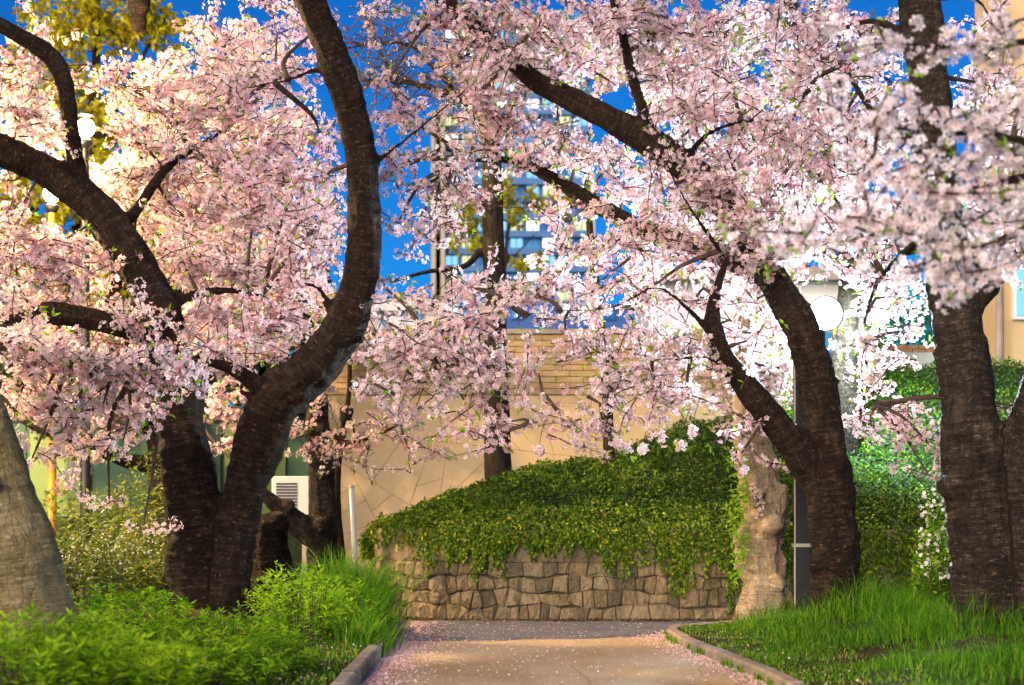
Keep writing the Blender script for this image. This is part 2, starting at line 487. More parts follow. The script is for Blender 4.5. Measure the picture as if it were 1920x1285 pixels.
kerb = empty('kerb', (-1.14, 13, 0)); tag(kerb, kind='structure')
y = 7.0
while y < 16.6:
    L = .6
    mb = MB(); mb.box(-1.195, -1.085, y, y + L - .012, -.08, .125 + random.uniform(-.006, .006), .014)
    mb.build('kerbstone', M['kerb'], kerb)
    y += L
kerb2 = empty('kerb', (1.7, 13, 0)); tag(kerb2, kind='structure')
pts = np.array([(float(xr(y)) + .05, y) for y in np.concatenate([np.arange(9, 16, .3), np.arange(16, 17.6, .08)])])
s = np.concatenate([[0], np.cumsum(np.linalg.norm(np.diff(pts, axis=0), axis=1))])
pos = 0.0
while pos < s[-1] - .4:
    ss = np.linspace(pos + .003, min(pos + 1.3, s[-1]) - .003, 11)
    c = np.stack([np.interp(ss, s, pts[:, 0]), np.interp(ss, s, pts[:, 1])], -1)
    t = np.gradient(c, axis=0); t /= np.linalg.norm(t, axis=1)[:, None]
    nrm = np.stack([t[:, 1], -t[:, 0]], -1)
    h = .085 + random.uniform(-.006, .006)
    V = []
    for p, n in zip(c, nrm):
        for o, z in ((-.055, -.06), (-.055, h - .02), (-.04, h), (.04, h), (.055, h - .015), (.055, -.06)):
            V.append((p[0] + n[0] * o, p[1] + n[1] * o, z))
    q = [(a * 6 + b, a * 6 + b + 1, a * 6 + b + 7, a * 6 + b + 6) for a in range(10) for b in range(5)]
    q += [(0, 1, 4, 5), (1, 2, 3, 4), (60, 65, 64, 61), (61, 64, 63, 62)]
    mesh_np('kerbstone', V, q, mat=M['kerb'], parent=kerb2)
    pos += 1.3


# ------------------------------------------------------------------ leaf, petal and blade clouds
def unit(a): return a / (np.linalg.norm(a, axis=-1, keepdims=True) + 1e-9)


def frame(nrm):
    r = rng.normal(size=nrm.shape)
    a = unit(np.cross(nrm, r)); b = np.cross(nrm, a)
    return a, b


def flowers(name, C, Nn, R, T, mat, parent, rich=False):
    """Five-petalled flowers: C centres, Nn facing, R radii, T tint."""
    n = len(C); A, B = frame(unit(Nn)); Nn = unit(Nn)
    if not rich:
        # centre + 5 x (left, tip, right)
        offs = [(0, 0, 0, 0.0)]
        for k in range(5):
            a = 2 * math.pi * k / 5
            for da, r, h in ((-.50, .72, .16), (0, 1.0, .30), (.50, .72, .16)):
                offs.append((r * math.cos(a + da), r * math.sin(a + da), h, r))
        quads = [(0, 1 + 3 * k, 2 + 3 * k, 3 + 3 * k) for k in range(5)]
    else:
        offs = [(0, 0, 0, 0.0)]; quads = []
        for k in range(5):
            a = 2 * math.pi * k / 5; b = 1 + 6 * k
            for da, r, h in ((-.42, .45, .03), (-.50, .80, .18), (-.16, 1.04, .30), (.16, 1.04, .30), (.50, .80, .18), (.42, .45, .03)):
                offs.append((r * math.cos(a + da), r * math.sin(a + da), h, r))
            quads += [(0, b, b + 5, 0), (b, b + 1, b + 4, b + 5), (b + 1, b + 2, b + 3, b + 4)]
    O = np.array(offs); m = len(O)
    hj = (1 + rng.normal(0, .7, n))[:, None, None]
    V = C[:, None] + R[:, None, None] * (O[None, :, 0:1] * A[:, None] + O[None, :, 1:2] * B[:, None] + hj * O[None, :, 2:3] * Nn[:, None])
    base = (np.arange(n) * m)[:, None, None]
    if not rich:
        Q = (np.array(quads)[None] + base).reshape(-1, 4); tr = None
    else:
        qs = np.array([q for q in quads if q[0] != q[3]]); ts = np.array([q[:3] for q in quads if q[0] == q[3]])
        Q = (qs[None] + base).reshape(-1, 4); tr = (ts[None] + base).reshape(-1, 3)
    return mesh_np(name, V.reshape(-1, 3), Q, tr, {'t': np.repeat(np.clip(T, 0, 1), m), 'c': np.tile(O[:, 3], n)}, mat, parent)


def leaves(name, P, D, L, W, T, mat, parent, lance=False, droop=.25):
    """Leaves from base P along D, length L, width W."""
    n = len(P); D = unit(D); A, B = frame(D)
    up = np.zeros_like(D); up[:, 2] = 1
    side = unit(np.cross(D, up) + A * .7); nr = np.cross(side, D)
    L = L[:, None]; W = W[:, None]
    if not lance:
        V = np.stack([P, P + D * L * .45 + side * W * .5 + nr * W * .18, P + D * L - nr * L * droop * .4, P + D * L * .45 - side * W * .5 + nr * W * .18], 1)
        Q = np.arange(n)[:, None] * 4 + np.arange(4)[None]; tr = None; m = 4
    else:
        V = np.stack([P, P + D * L * .3 + side * W * .5, P + D * L * .3 - side * W * .5,
                      P + D * L * .68 + side * W * .4 - nr * L * droop * .3, P + D * L * .68 - side * W * .4 - nr * L * droop * .3,
                      P + D * L - nr * L * droop], 1)
        b = np.arange(n)[:, None] * 6
        Q = b + np.array([[1, 3, 4, 2]]); tr = np.concatenate([b + np.array([[0, 1, 2]]), b + np.array([[3, 5, 4]])]); m = 6
    return mesh_np(name, V.reshape(-1, 3), Q, tr, {'t': np.repeat(np.clip(T, 0, 1), m)}, mat, parent)


def blades(name, P, H, lean, W, T, mat, parent=None):
    """Grass blades rooted at P, height H, bending along the horizontal vectors lean."""
    n = len(P)
    up = np.array([0, 0, 1.0])
    sd = unit(np.stack([-lean[:, 1], lean[:, 0], np.zeros(n)], -1) + rng.normal(0, .5, (n, 3)) * [1, 1, 0])
    rows = []
    for u, w in ((0, .7), (.35, 1), (.7, .7)):
        c = P + up * (H * (u - .22 * u * u))[:, None] + lean * (H * u * u)[:, None]
        rows += [c - sd * (W * w / 2)[:, None], c + sd * (W * w / 2)[:, None]]
    tip = P + up * (H * .78)[:, None] + lean * H[:, None]
    V = np.stack(rows + [tip], 1)
    b = np.arange(n)[:, None] * 7
    Q = np.concatenate([b + np.array([[0, 1, 3, 2]]), b + np.array([[2, 3, 5, 4]])]); tr = b + np.array([[4, 5, 6]])
    return mesh_np(name, V.reshape(-1, 3), Q, tr, {'t': np.repeat(np.clip(T, 0, 1), 7)}, mat, parent)


# ------------------------------------------------------------------ stone retaining wall
def clip_poly(poly, nx_, ny_, c):
    out = []
    for k in range(len(poly)):
        p, q = poly[k], poly[(k + 1) % len(poly)]
        a, b = p[0] * nx_ + p[1] * ny_ - c, q[0] * nx_ + q[1] * ny_ - c
        if a <= 0: out.append(p)
        if a * b < 0:
            t = a / (a - b); out.append((p[0] + (q[0] - p[0]) * t, p[1] + (q[1] - p[1]) * t))
    return out


def cells(pts, x0, x1, y0, y1, near=16):
    P = np.array(pts); res = []
    for k, p in enumerate(P):
        poly = [(x0, y0), (x1, y0), (x1, y1), (x0, y1)]
        order = np.argsort(((P - p) ** 2).sum(1))[1:near]
        for j in order:
            m = (p + P[j]) / 2; d = P[j] - p
            poly = clip_poly(poly, d[0], d[1], d @ m)
            if len(poly) < 3: break
        res.append(poly if len(poly) >= 3 else None)
    return res


def shrink(poly, g):
    """Move every edge of a convex polygon inwards by g."""
    n = len(poly); out = list(poly)
    cx = sum(p[0] for p in poly) / n; cy = sum(p[1] for p in poly) / n
    for k in range(n):
        p, q = poly[k], poly[(k + 1) % n]
        ex, ey = q[0] - p[0], q[1] - p[1]; l = math.hypot(ex, ey)
        if l < 1e-6: continue
        nx_, ny_ = ey / l, -ex / l
        if (cx - p[0]) * nx_ + (cy - p[1]) * ny_ > 0: nx_, ny_ = -nx_, -ny_
        out = clip_poly(out, nx_, ny_, p[0] * nx_ + p[1] * ny_ - g)
        if len(out) < 3: return None
    clean = []
    for p in out:
        if not clean or math.hypot(p[0] - clean[-1][0], p[1] - clean[-1][1]) > .006: clean.append(p)
    return clean if len(clean) >= 3 else None


WP = spline([(-1.78, 20.6, 0, 1), (-1.60, 19.6, 0, 1), (-1.22, 18.85, 0, 1), (-.6, 18.5, 0, 1), (.3, 18.42, 0, 1), (1.5, 18.42, 0, 1), (2.8, 18.5, 0, 1),
             (4.2, 18.75, 0, 1), (6.4, 19.3, 0, 1)], .08)[:, :2]
WS = np.concatenate([[0], np.cumsum(np.linalg.norm(np.diff(WP, axis=0), axis=1))])
WT = np.gradient(WP, axis=0); WT /= np.linalg.norm(WT, axis=1)[:, None]
WLEN = WS[-1]
BATTER = .13


def wall_pt(s, z, proud=0.0):
    x = np.interp(s, WS, WP[:, 0]); y = np.interp(s, WS, WP[:, 1])
    tx = np.interp(s, WS, WT[:, 0]); ty = np.interp(s, WS, WT[:, 1])
    o = -proud + z * BATTER                      # outward is (ty, -tx)
    return (x - ty * o, y + tx * o, z)


WTOP, WMID = .98, .63
rw = empty('retaining_wall', (WP[len(WP) // 2][0], WP[len(WP) // 2][1], 0), 'low curved retaining wall of tan stones under hanging ivy', 'stone wall')
core = MB()
S = np.linspace(0, WLEN, 60)
V = []
for sv in S:
    V += [wall_pt(sv, -.1, -.02), wall_pt(sv, WTOP - .02, -.02), wall_pt(sv, WTOP - .02, -.42), wall_pt(sv, -.1, -.42)]
Q = [(a * 4 + b, a * 4 + 4 + b, a * 4 + 4 + (b + 1) % 4, a * 4 + (b + 1) % 4) for a in range(59) for b in range(4)]
core.add(V, Q); core.build('mortar_core', M['mortar'], rw)


def stone(poly, proud):
    poly = shrink(poly, .0024)
    if not poly: return
    n = len(poly)
    inner = shrink(poly, .014) or poly
    cx = sum(p[0] for p in poly) / n; cy = sum(p[1] for p in poly) / n
    k_ = .84
    V = [wall_pt(p[0], p[1], -.03) for p in poly] + [wall_pt(p[0], p[1], proud * .35 + random.uniform(-.006, .004)) for p in poly]
    V += [wall_pt(cx + (p[0] - cx) * k_, cy + (p[1] - cy) * k_, proud + random.uniform(-.016, .008)) for p in poly]
    V += [wall_pt(cx + (p[0] - cx) * .45, cy + (p[1] - cy) * .45, proud + random.uniform(-.010, .018)) for p in poly]
    V.append(wall_pt(cx, cy, proud + random.uniform(-.004, .012)))
    Q = [(r * n + k, r * n + (k + 1) % n, (r + 1) * n + (k + 1) % n, (r + 1) * n + k) for r in range(3) for k in range(n)]
    T = [(3 * n + k, 3 * n + (k + 1) % n, 4 * n) for k in range(n)]
    mesh_np('stone', V, Q, T, mat=random.choice(M['stone']), parent=rw)


def row_z(r, sv):
    if r == 0: return 0.0
    if r == 4: return WMID
    return r * WMID / 4 + .022 * math.sin(sv * 5.3 + r * 2.1) + .017 * math.sin(sv * 13.7 + r * 4.4) + .012 * math.sin(sv * 31 + r * 1.7)


for r in range(4):
    cuts = [(0.0, 0.0)]
    while cuts[-1][0] < WLEN:
        q = cuts[-1][0] + random.choice((random.uniform(.09, .15), random.uniform(.13, .23)))
        j = random.gauss(0, .013)
        cuts.append((min(q, WLEN), j))
    for (sa, ja), (sb, jb) in zip(cuts, cuts[1:]):
        if sb - sa < .05: continue
        ch = [random.uniform(.004, .022) for _ in range(8)]
        b0, b1, t0, t1_ = sa - ja, sb - jb, sa + ja, sb + jb
        zb0, zb1, zt0, zt1 = row_z(r, b0), row_z(r, b1), row_z(r + 1, t0), row_z(r + 1, t1_)
        stone([(b0 + ch[0], zb0), (b1 - ch[1], zb1), (b1, zb1 + ch[2]), (t1_, zt1 - ch[3]), (t1_ - ch[4], zt1), (t0 + ch[5], zt0), (t0, zt0 - ch[6]), (b0, zb0 + ch[7])], random.uniform(.020, .042))
sx = 0.0
while sx < WLEN:
    w = random.uniform(.16, .30); e = min(sx + w, WLEN); j = random.uniform(-.02, .02)
    stone([(sx, WMID), (e, WMID), (e + j if e < WLEN else e, WTOP), (sx, WTOP)], random.uniform(.018, .035))
    sx = e

# ------------------------------------------------------------------ ivy bank behind the wall
RID = np.array([(690, 1012, 19.9), (730, 990, 20.2), (800, 952, 20.4), (900, 910, 20.6), (1020, 882, 20.8), (1130, 860, 21.0), (1260, 815, 21.3), (1380, 785, 21.7),
                (1500, 745, 22.2), (1600, 715, 22.6), (1700, 690, 23.0), (1850, 690, 23.0), (2050, 690, 23.2)], float)
RW = np.array([tuple(at(*p)) for p in RID])


def ridge(u):
    f = np.linspace(0, 1, len(RW))
    return np.stack([np.interp(u, f, RW[:, k]) for k in range(3)], -1)


def bank(u, v):
    """u along the bank, v from the wall top (0) to the ridge (1) and down the back (to 1.4)."""
    u = np.asarray(u, float); v = np.asarray(v, float)
    R_ = ridge(u)
    sw = .35 + u * (WLEN - .4)
    low = np.stack(wall_pt(sw, np.full_like(sw, WTOP), -.05), -1)
    vv = np.clip(v, 0, 1)[:, None]
    P = low + (R_ - low) * vv
    P[:, 2] += .06 * np.sin(np.clip(v, 0, 1) * math.pi) * (R_[:, 2] - low[:, 2] + .2)
    P[:, 2] += .045 * np.sin(u * 61 + 2 * np.sin(v * 7)) * np.sin(v * 11 + u * 30)
    b = np.clip(v - 1, 0, 1)
    P[:, 1] += b * 2.2; P[:, 2] -= b * b * 5.0
    return P


nu, nv = 90, 24
U, Vv = np.meshgrid(np.linspace(0, 1, nu), np.linspace(0, 1.4, nv))
BP = bank(U.ravel(), Vv.ravel())
i = (np.arange(nv - 1)[:, None] * nu + np.arange(nu - 1)[None]).ravel()
terr = mesh_np('embankment', BP, np.stack([i, i + 1, i + nu + 1, i + nu], -1), mat=M['bank_soil'], smooth=True)
tag(terr, 'earth bank rising behind the stone wall', 'bank', kind='structure')

n = 62000
u = rng.random(n); v = rng.random(n) * 1.12
P = bank(u, v)
lump = np.array([mnoise.fractal(Vector((p[0] * 2.1, p[1] * 2.1, p[2] * 2.1)), 1.0, 2.0, 4) for p in P])
thick = np.clip(.06 + .09 * lump, .012, .2)
P[:, 2] += rng.random(n) * thick
P += rng.normal(0, .015, (n, 3))
D = rng.normal(size=(n, 3)) + [0, -.5, -.1]
T = rng.beta(1.5, 2.0, n) - .05 + .30 * lump - .10 * np.clip(v, 0, 1) + np.interp(u, [0, .15, .4, .7, 1], [.20, .10, 0, -.06, .02])  # tint carries the golden light at left and front, and dark hollows
# trailing strands over the face of the wall
SP, SD, ST = [], [], []
for k in range(560):
    sv = random.uniform(.25, WLEN - .1)
    f = sv / WLEN
    px = np.interp(sv, WS, WP[:, 0])
    dens = np.interp(px, [-1.7, -1.25, -1.0, -.8, .2, 1.0, 1.6, 3, 6], [.25, .2, .55, 1, 1, 1, 1, 1, .9])
    if random.random() > dens: continue
    top = WTOP + random.uniform(-.12, .10)
    reach = np.interp(px, [-1.7, -1.0, -.75, -.3, .2, .9, 1.5, 2.2, 4, 6], [.12, .28, .55, .34, .30, .38, .52, .72, .8, .7]) * random.uniform(.3, 1.0) * (1.35 if math.sin(sv * 9.1) + .6 * math.sin(sv * 23) > .5 else .75)
    reach = min(reach, .92)
    z = top; w = sv
    while z > top - reach:
        for _ in range(3):
            SP.append(wall_pt(w + random.uniform(-.03, .03), z, .05 + random.uniform(0, .055) + .05 * max(0, (z - .8)))); SD.append((random.gauss(0, .7), -.6 + random.gauss(0, .3), -1 + random.gauss(0, .4)))
            ST.append(random.betavariate(1.6, 1.7) + .10)
        z -= random.uniform(.018, .032); w += random.gauss(0, .008)
k = 15000                    # the brow, where the bank rolls over the top of the wall
ub = rng.random(k); vb = rng.random(k) * .16
Pb = bank(ub, vb); fo = rng.random(k); Pb[:, 1] -= (.02 + .20 * np.sin(fo * 1.9)) * (1 - vb / .16); Pb[:, 2] += .10 - fo * .26 + rng.normal(0, .03, k)
for p_ in Pb: SP.append(tuple(p_)); SD.append((random.gauss(0, 1), -.7, random.gauss(-.2, .6))); ST.append(random.betavariate(1.6, 1.7) + .10)
k = 2600                     # the left end of the bank
ub = rng.random(k) ** 2 * .05; vb = rng.random(k) * 1.1
Pb = bank(ub, vb); Pb[:, 0] -= rng.uniform(-.02, .10, k); Pb[:, 2] -= rng.uniform(-.05, .22, k)
for p_ in Pb: SP.append(tuple(p_)); SD.append((random.gauss(-.5, .8), -.6, random.gauss(-.2, .6))); ST.append(random.betavariate(2, 2) + .15)
P = np.vstack([P, np.array(SP)]); D = np.vstack([D, np.array(SD)]); T = np.concatenate([T, ST])
n = len(P)
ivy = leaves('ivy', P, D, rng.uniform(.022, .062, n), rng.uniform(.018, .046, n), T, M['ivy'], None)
tag(ivy, 'dense green ivy covering the bank and trailing over the stone wall', 'ivy', kind='stuff')


# ------------------------------------------------------------------ beige wall behind the bank
BW = empty('building_wall', at(980, 930, 25.0), 'beige wall with angular crazy joints and a tan brick band on top', 'wall')
x0, x1 = -2.95, 4.4
YW = 25.0
mb = MB(); mb.box(x0, x1, YW + .012, YW + .5, -.1, 3.72); mb.build('backing', M['joint'], BW)
def split(poly, depth):
    n = len(poly)
    A = .5 * abs(sum(poly[k][0] * poly[(k + 1) % n][1] - poly[(k + 1) % n][0] * poly[k][1] for k in range(n)))
    if A < random.uniform(.16, .62) or depth > 9: return [poly]
    cx = sum(p[0] for p in poly) / n + random.gauss(0, .10 * math.sqrt(A)); cy = sum(p[1] for p in poly) / n + random.gauss(0, .10 * math.sqrt(A))
    w = max(p[0] for p in poly) - min(p[0] for p in poly); h = max(p[1] for p in poly) - min(p[1] for p in poly)
    a = (0 if w > h else math.pi / 2) + random.gauss(0, .75)
    nx_, ny_ = math.cos(a), math.sin(a); c = cx * nx_ + cy * ny_
    l, r = clip_poly(poly, nx_, ny_, c), clip_poly(poly, -nx_, -ny_, -c)
    if len(l) < 3 or len(r) < 3: return [poly]
    return split(l, depth + 1) + split(r, depth + 1)


for c in split([(x0, 0), (x1, 0), (x1, 2.82), (x0, 2.82)], 0):
    c = shrink(c, .0032) if c else None
    if not c: continue
    n = len(c); yf = YW - .012
    V = [(p[0], YW + .02, p[1]) for p in c] + [(p[0], yf, p[1]) for p in c]
    cx = sum(p[0] for p in c) / n; cz = sum(p[1] for p in c) / n
    V.append((cx, yf, cz))
    mesh_np('panel', V, [(k, (k + 1) % n, n + (k + 1) % n, n + k) for k in range(n)], [(n + k, n + (k + 1) % n, 2 * n) for k in range(n)],
            mat=M['panel'], parent=BW)
bm_cache = {}
bh, bl = .0885, .40
for r in range(10):
    z0 = 2.835 + r * bh
    xx = x0 - (.2 if r % 2 else 0)
    while xx < x1:
        a, b = max(xx, x0), min(xx + bl, x1)
        if b - a > .05:
            key = (round(b - a, 3), random.randint(0, 1))
            if key not in bm_cache:
                mbk = MB(); mbk.box(0, b - a - .01, 0, .04, 0, bh - .01)
                o = mbk.build('brick', M['brick'])
                bm_cache[key] = o.data
            else:
                o = bpy.data.objects.new('brick', bm_cache[key]); col.objects.link(o)
            o.parent = BW
            o.location = Vector((a, YW - .02 + random.uniform(-.003, .003), z0)) - BW.location
        xx += bl
mb = MB(); mb.box(x0 - .03, x1 + .03, YW - .06, YW + .52, 3.722, 3.79); mb.build('coping', M['concrete'], BW)


# ------------------------------------------------------------------ trees
BUDGET = {'flowers': 0}


def px_line(rows):
    out = []
    for px, py, d, r in rows:
        p = at(px, py, d); out.append((p.x, p.y, p.z, r / F * d))
    return out


def trunk_mesh(lines, mat, parent, voxel=.03, rough=.05, bumps=(), name='trunk'):
    """Sweeps tapered tubes along the lines, fuses them into one skin, roughens it and stores trunk coordinates for the bark."""
    skel = [spline(px_line(l), .07) for l in lines]
    V, Q, T, n = [], [], [], 0
    for s_ in skel:
        v, q, t = tube_arrays(s_[:, :3], s_[:, 3], 14)
        V.append(v); Q.append(q + n); T.append(t + n); n += len(v)
    for px, py, d, r in bumps:       # burls
        p = np.array(at(px, py, d)); rr = r / F * d
        k = 10
        th = np.linspace(0, math.pi, k)
        v, q, t = tube_arrays(np.stack([p[0] + 0 * th, p[1] + 0 * th, p[2] - rr * np.cos(th)], -1), np.maximum(rr * np.sin(th), .004), 12)
        V.append(v); Q.append(q + n); T.append(t + n); n += len(v)
    tmp = mesh_np('tmp', np.vstack(V), np.vstack(Q), np.vstack(T))
    md = tmp.modifiers.new('r', 'REMESH'); md.mode = 'VOXEL'; md.voxel_size = voxel
    sm = tmp.modifiers.new('s', 'SMOOTH'); sm.factor = .5; sm.iterations = 6
    dg = bpy.context.evaluated_depsgraph_get()
    me = bpy.data.meshes.new_from_object(tmp.evaluated_get(dg))
    nv_ = len(me.vertices)
    co = np.empty(nv_ * 3, np.float32); me.vertices.foreach_get('co', co); co = co.reshape(-1, 3).astype(float)
    no = np.empty(nv_ * 3, np.float32); me.vertices.foreach_get('normal', no); no = no.reshape(-1, 3).astype(float)
    bpy.data.objects.remove(tmp)
    # nearest skeleton sample
    SK = np.vstack([s_[:, :3] for s_ in skel]); SR = np.concatenate([s_[:, 3] for s_ in skel])
    TG = np.vstack([np.gradient(s_[:, :3], axis=0) for s_ in skel]); TG = unit(TG)
    AL = np.concatenate([np.concatenate([[0], np.cumsum(np.linalg.norm(np.diff(s_[:, :3], axis=0), axis=1))]) + 3.7 * k for k, s_ in enumerate(skel)])
    near = np.empty(nv_, int)
    for a in range(0, nv_, 4000):
        c = co[a:a + 4000]
        near[a:a + 4000] = np.argmin(((c[:, None] - SK[None]) ** 2).sum(-1) / (SR[None] + .02) ** 2, axis=1)
    rel = co - SK[near]; tg = TG[near]
    along = AL[near] + (rel * tg).sum(1)
    rad = unit(rel - tg * (rel * tg).sum(1)[:, None])
    e1 = unit(np.cross(tg, np.array([.2, 1, .3]))); e2 = np.cross(tg, e1)
    bk = np.stack([(rad * e1).sum(1), (rad * e2).sum(1), along], -1)
    dis = np.array([mnoise.fractal(Vector((b[0] * 1.1, b[1] * 1.1, b[2] * 2.2)), 1.0, 2.0, 4) + .4 * mnoise.noise(Vector((b[0] * 1.5, b[1] * 1.5, b[2] * 16))) for b in bk])
    co = co + no * (dis * rough * np.minimum(SR[near], .25))[:, None]
    pn = parent
    off = np.zeros(3)
    while pn is not None:
        off += np.array(pn.location); pn = pn.parent
    me.vertices.foreach_set('co', (co - off).astype(np.float32).ravel())
    a_ = me.attributes.new('bk', 'FLOAT_VECTOR', 'POINT'); a_.data.foreach_set('vector', bk.astype(np.float32).ravel())
    me.polygons.foreach_set('use_smooth', np.ones(len(me.polygons), dtype=bool))
    me.materials.clear(); me.materials.append(mat); me.update(); me.name = name
    o = bpy.data.objects.new(name, me); col.objects.link(o); o.parent = parent
    return o, SK, SR


def crown(tree, SK, pads, layers=3.0, fr=.0235, per=(8, 12), tint=0.0, leafy=.05, rich=False, droop=.15, spread=1.0, feeders=True, gap=(.085, .15), tl=(.3, .75)):
    """Blossoming twigs: pads = (px, py, rx, ry, d, depth in m[, density factor]); each twig bears balls of flowers; boughs tie the pads to the limbs."""
    twv, twq, twt, nt_ = [], [], [], 0
    C = []; LP = []; LD = []
    def add_tube(pts, rads, seg):
        nonlocal nt_
        v, q, t = tube_arrays(pts, rads, seg)
        twv.append(v); twq.append(q + nt_); twt.append(t + nt_); nt_ += len(v)
    for pad in pads:
        px, py, rx, ry, d, dep = pad[:6]; k = pad[6] if len(pad) > 6 else 1.0
        c = np.array(at(px, py, d)); ax = np.array([rx / F * d, dep, ry / F * d])
        area = math.pi * ax[0] * ax[2]
        ntw = max(1, int(layers * k * area / .085 + rng.random()))
        if feeders and SK is not None:
            j = np.argmin(((SK - c) ** 2).sum(1)); p0 = SK[j]
            L = np.linalg.norm(c - p0)
            if L > .12:
                mid = p0 + (c - p0) * .5 + rng.normal(0, .08, 3) * L + [0, 0, .08 * L]
                sp = spline(np.array([[*p0, .014 + .014 * min(L, 2)], [*mid, .011 + .008 * min(L, 2)], [*c, .008]]), .12)
                add_tube(sp[:, :3], sp[:, 3], 6)
        for _ in range(ntw):
            r = rng.normal(size=3); r = r / np.linalg.norm(r) * rng.random() ** .45
            p = c + r * ax
            dv = rng.normal(size=3) * [1, .8, .55] + unit(r * [1, .7, .6]) * .6 + [0, 0, -droop]
            dv /= np.linalg.norm(dv)
            L = rng.uniform(*tl) * spread
            p = p - dv * L * .5
            pts = [p]; dd = dv.copy(); m = max(3, int(L / .11))
            for _k in range(m):
                dd = dd + rng.normal(0, .2, 3) + [0, 0, -.04]; dd /= np.linalg.norm(dd)
                pts.append(pts[-1] + dd * L / m)
            pts = np.array(pts)
            add_tube(pts, np.linspace(.0075, .003, len(pts)), 4)
            # tie the twig back towards the middle of its pad
            if feeders and rng.random() < .5:
                add_tube(np.array([c + r * ax * .15, (c + r * ax * .2 + p) / 2 + rng.normal(0, .04, 3), p]), np.array([.006, .005, .004]), 4)
            s_ = np.linspace(0, 1, len(pts)); a = rng.uniform(0, .1)
            while a < 1:
                q = np.array([np.interp(a, s_, pts[:, h]) for h in range(3)])
                C.append(q + rng.normal(0, .012, 3))
                a += rng.uniform(*gap) / L
            if rng.random() < leafy * 18:
                for _l in range(rng.integers(2, 5)):
                    LP.append(pts[-1]); LD.append(dd * .6 + rng.normal(size=3) * .6 + [0, 0, .35])
                if rng.random() < .6:
                    mid_ = pts[len(pts) // 2]
                    for _l in range(3): LP.append(mid_); LD.append(rng.normal(size=3) + [0, 0, .3])
    C = np.array(C); m = len(C)
    cnt = rng.integers(per[0], per[1] + 1, m)
    idx = np.repeat(np.arange(m), cnt); n = len(idx)
    dirs = unit(rng.normal(size=(n, 3)) + [0, 0, -.1])
    rad = rng.uniform(.6, 1.15, n) * fr * 2.1
    FC = C[idx] + dirs * rad[:, None]
    FN = unit(dirs + rng.normal(0, .35, (n, 3)))
    ct = rng.normal(0, .24, m)
    T = .55 + tint + ct[idx] + rng.normal(0, .13, n)
    R = fr * rng.uniform(.8, 1.15, n)
    bud = rng.random(n) < .05
    R[bud] *= .5; T[bud] = rng.random(bud.sum()) * .15
    BUDGET['flowers'] += n
    o = flowers('blossom', FC, FN, R, T, M['petal'], tree, rich)
    tag(o, kind='stuff')
    tw = mesh_np('twigs', np.vstack(twv), np.vstack(twq), np.vstack(twt), mat=M['twig'], parent=tree)
    tag(tw, kind='stuff')
    if LP:
        LP = np.array(LP); LD = np.array(LD); k = len(LP)
        lf = leaves('young_leaves', LP, LD, rng.uniform(.04, .075, k) * fr / .0235, rng.uniform(.018, .03, k) * fr / .0235, rng.random(k), M['young_leaf'], tree, droop=.3)
        tag(lf, kind='stuff')
    return C


def tree(name, base, label, group=None):
    return empty(name, base, label, 'tree', group)


# --- the twin-stemmed cherry beside the path, on the left bed
t1 = tree('cherry_tree', at(400, 1165, 16.5), 'twin-stemmed cherry whose right stem sweeps up in a big dark curve')
L1 = [
    [(372, 1215, 16.5, 80), (375, 1120, 16.5, 62), (368, 1010, 16.5, 56), (352, 880, 16.5, 50), (335, 770, 16.6, 46), (318, 670, 16.7, 42), (300, 590, 16.8, 41),
     (255, 500, 16.8, 39), (208, 425, 16.8, 36), (150, 362, 16.8, 33), (75, 314, 16.7, 31), (0, 282, 16.5, 29), (-90, 245, 16.4, 26)],
    [(432, 1215, 16.3, 55), (430, 1110, 16.3, 40), (443, 990, 16.4, 40), (468, 890, 16.4, 42), (497, 800, 16.4, 48), (528, 738, 16.4, 50), (585, 690, 16.4, 44),
     (635, 630, 16.3, 40), (668, 555, 16.2, 38), (682, 470, 16.1, 33), (681, 380, 16.0, 31), (678, 300, 16.0, 29), (662, 220, 15.9, 31), (640, 150, 15.8, 32),
     (612, 75, 15.7, 31), (582, 0, 15.6, 30), (560, -70, 15.5, 29)],
    [(165, 380, 16.8, 18), (143, 310, 16.7, 17), (132, 240, 16.6, 16), (122, 160, 16.5, 17), (100, 110, 16.4, 18), (55, 78, 16.3, 17), (0, 48, 16.2, 15), (-60, 20, 16.1, 13)],
    [(525, 745, 16.4, 26), (482, 722, 16.3, 19), (448, 698, 16.2, 14), (410, 684, 16.1, 11), (365, 678, 16.0, 8), (300, 690, 15.9, 6)],
    [(330, 690, 16.7, 26), (275, 632, 16.5, 23), (205, 607, 16.3, 22), (130, 592, 16.2, 22), (64, 588, 16.1, 21), (0, 608, 16.0, 20), (-70, 640, 15.9, 18)],
    [(640, 610, 16.3, 10), (620, 577, 16.2, 7), (597, 540, 16.1, 6), (568, 532, 16.0, 4)],
    [(690, 320, 16.0, 9), (712, 300, 16.0, 6), (774, 251, 16.0, 5), (830, 205, 16.0, 4), (887, 157, 16.0, 3)],
    [(215, 430, 16.8, 14), (255, 395, 17.0, 12), (300, 330, 17.2, 10), (345, 290, 17.4, 8), (420, 245, 17.6, 5)],
    [(300, 590, 16.8, 15), (345, 560, 16.9, 11), (420, 545, 17.0, 8), (490, 555, 17.1, 5)],
    [(640, 150, 15.8, 12), (600, 130, 15.8, 7), (540, 150, 15.9, 5), (460, 165, 16.0, 4)],
]
_, SK1, _ = trunk_mesh(L1, M['bark'], t1, .031, .17, bumps=((372, 960, 16.32, 24), (455, 735, 16.4, 10), (707, 440, 16.0, 11), (645, 520, 16.15, 9), (690, 250, 15.85, 10), (560, 740, 16.25, 14), (330, 800, 16.4, 14), (478, 930, 16.3, 12), (285, 610, 16.7, 12), (220, 470, 16.7, 10)))
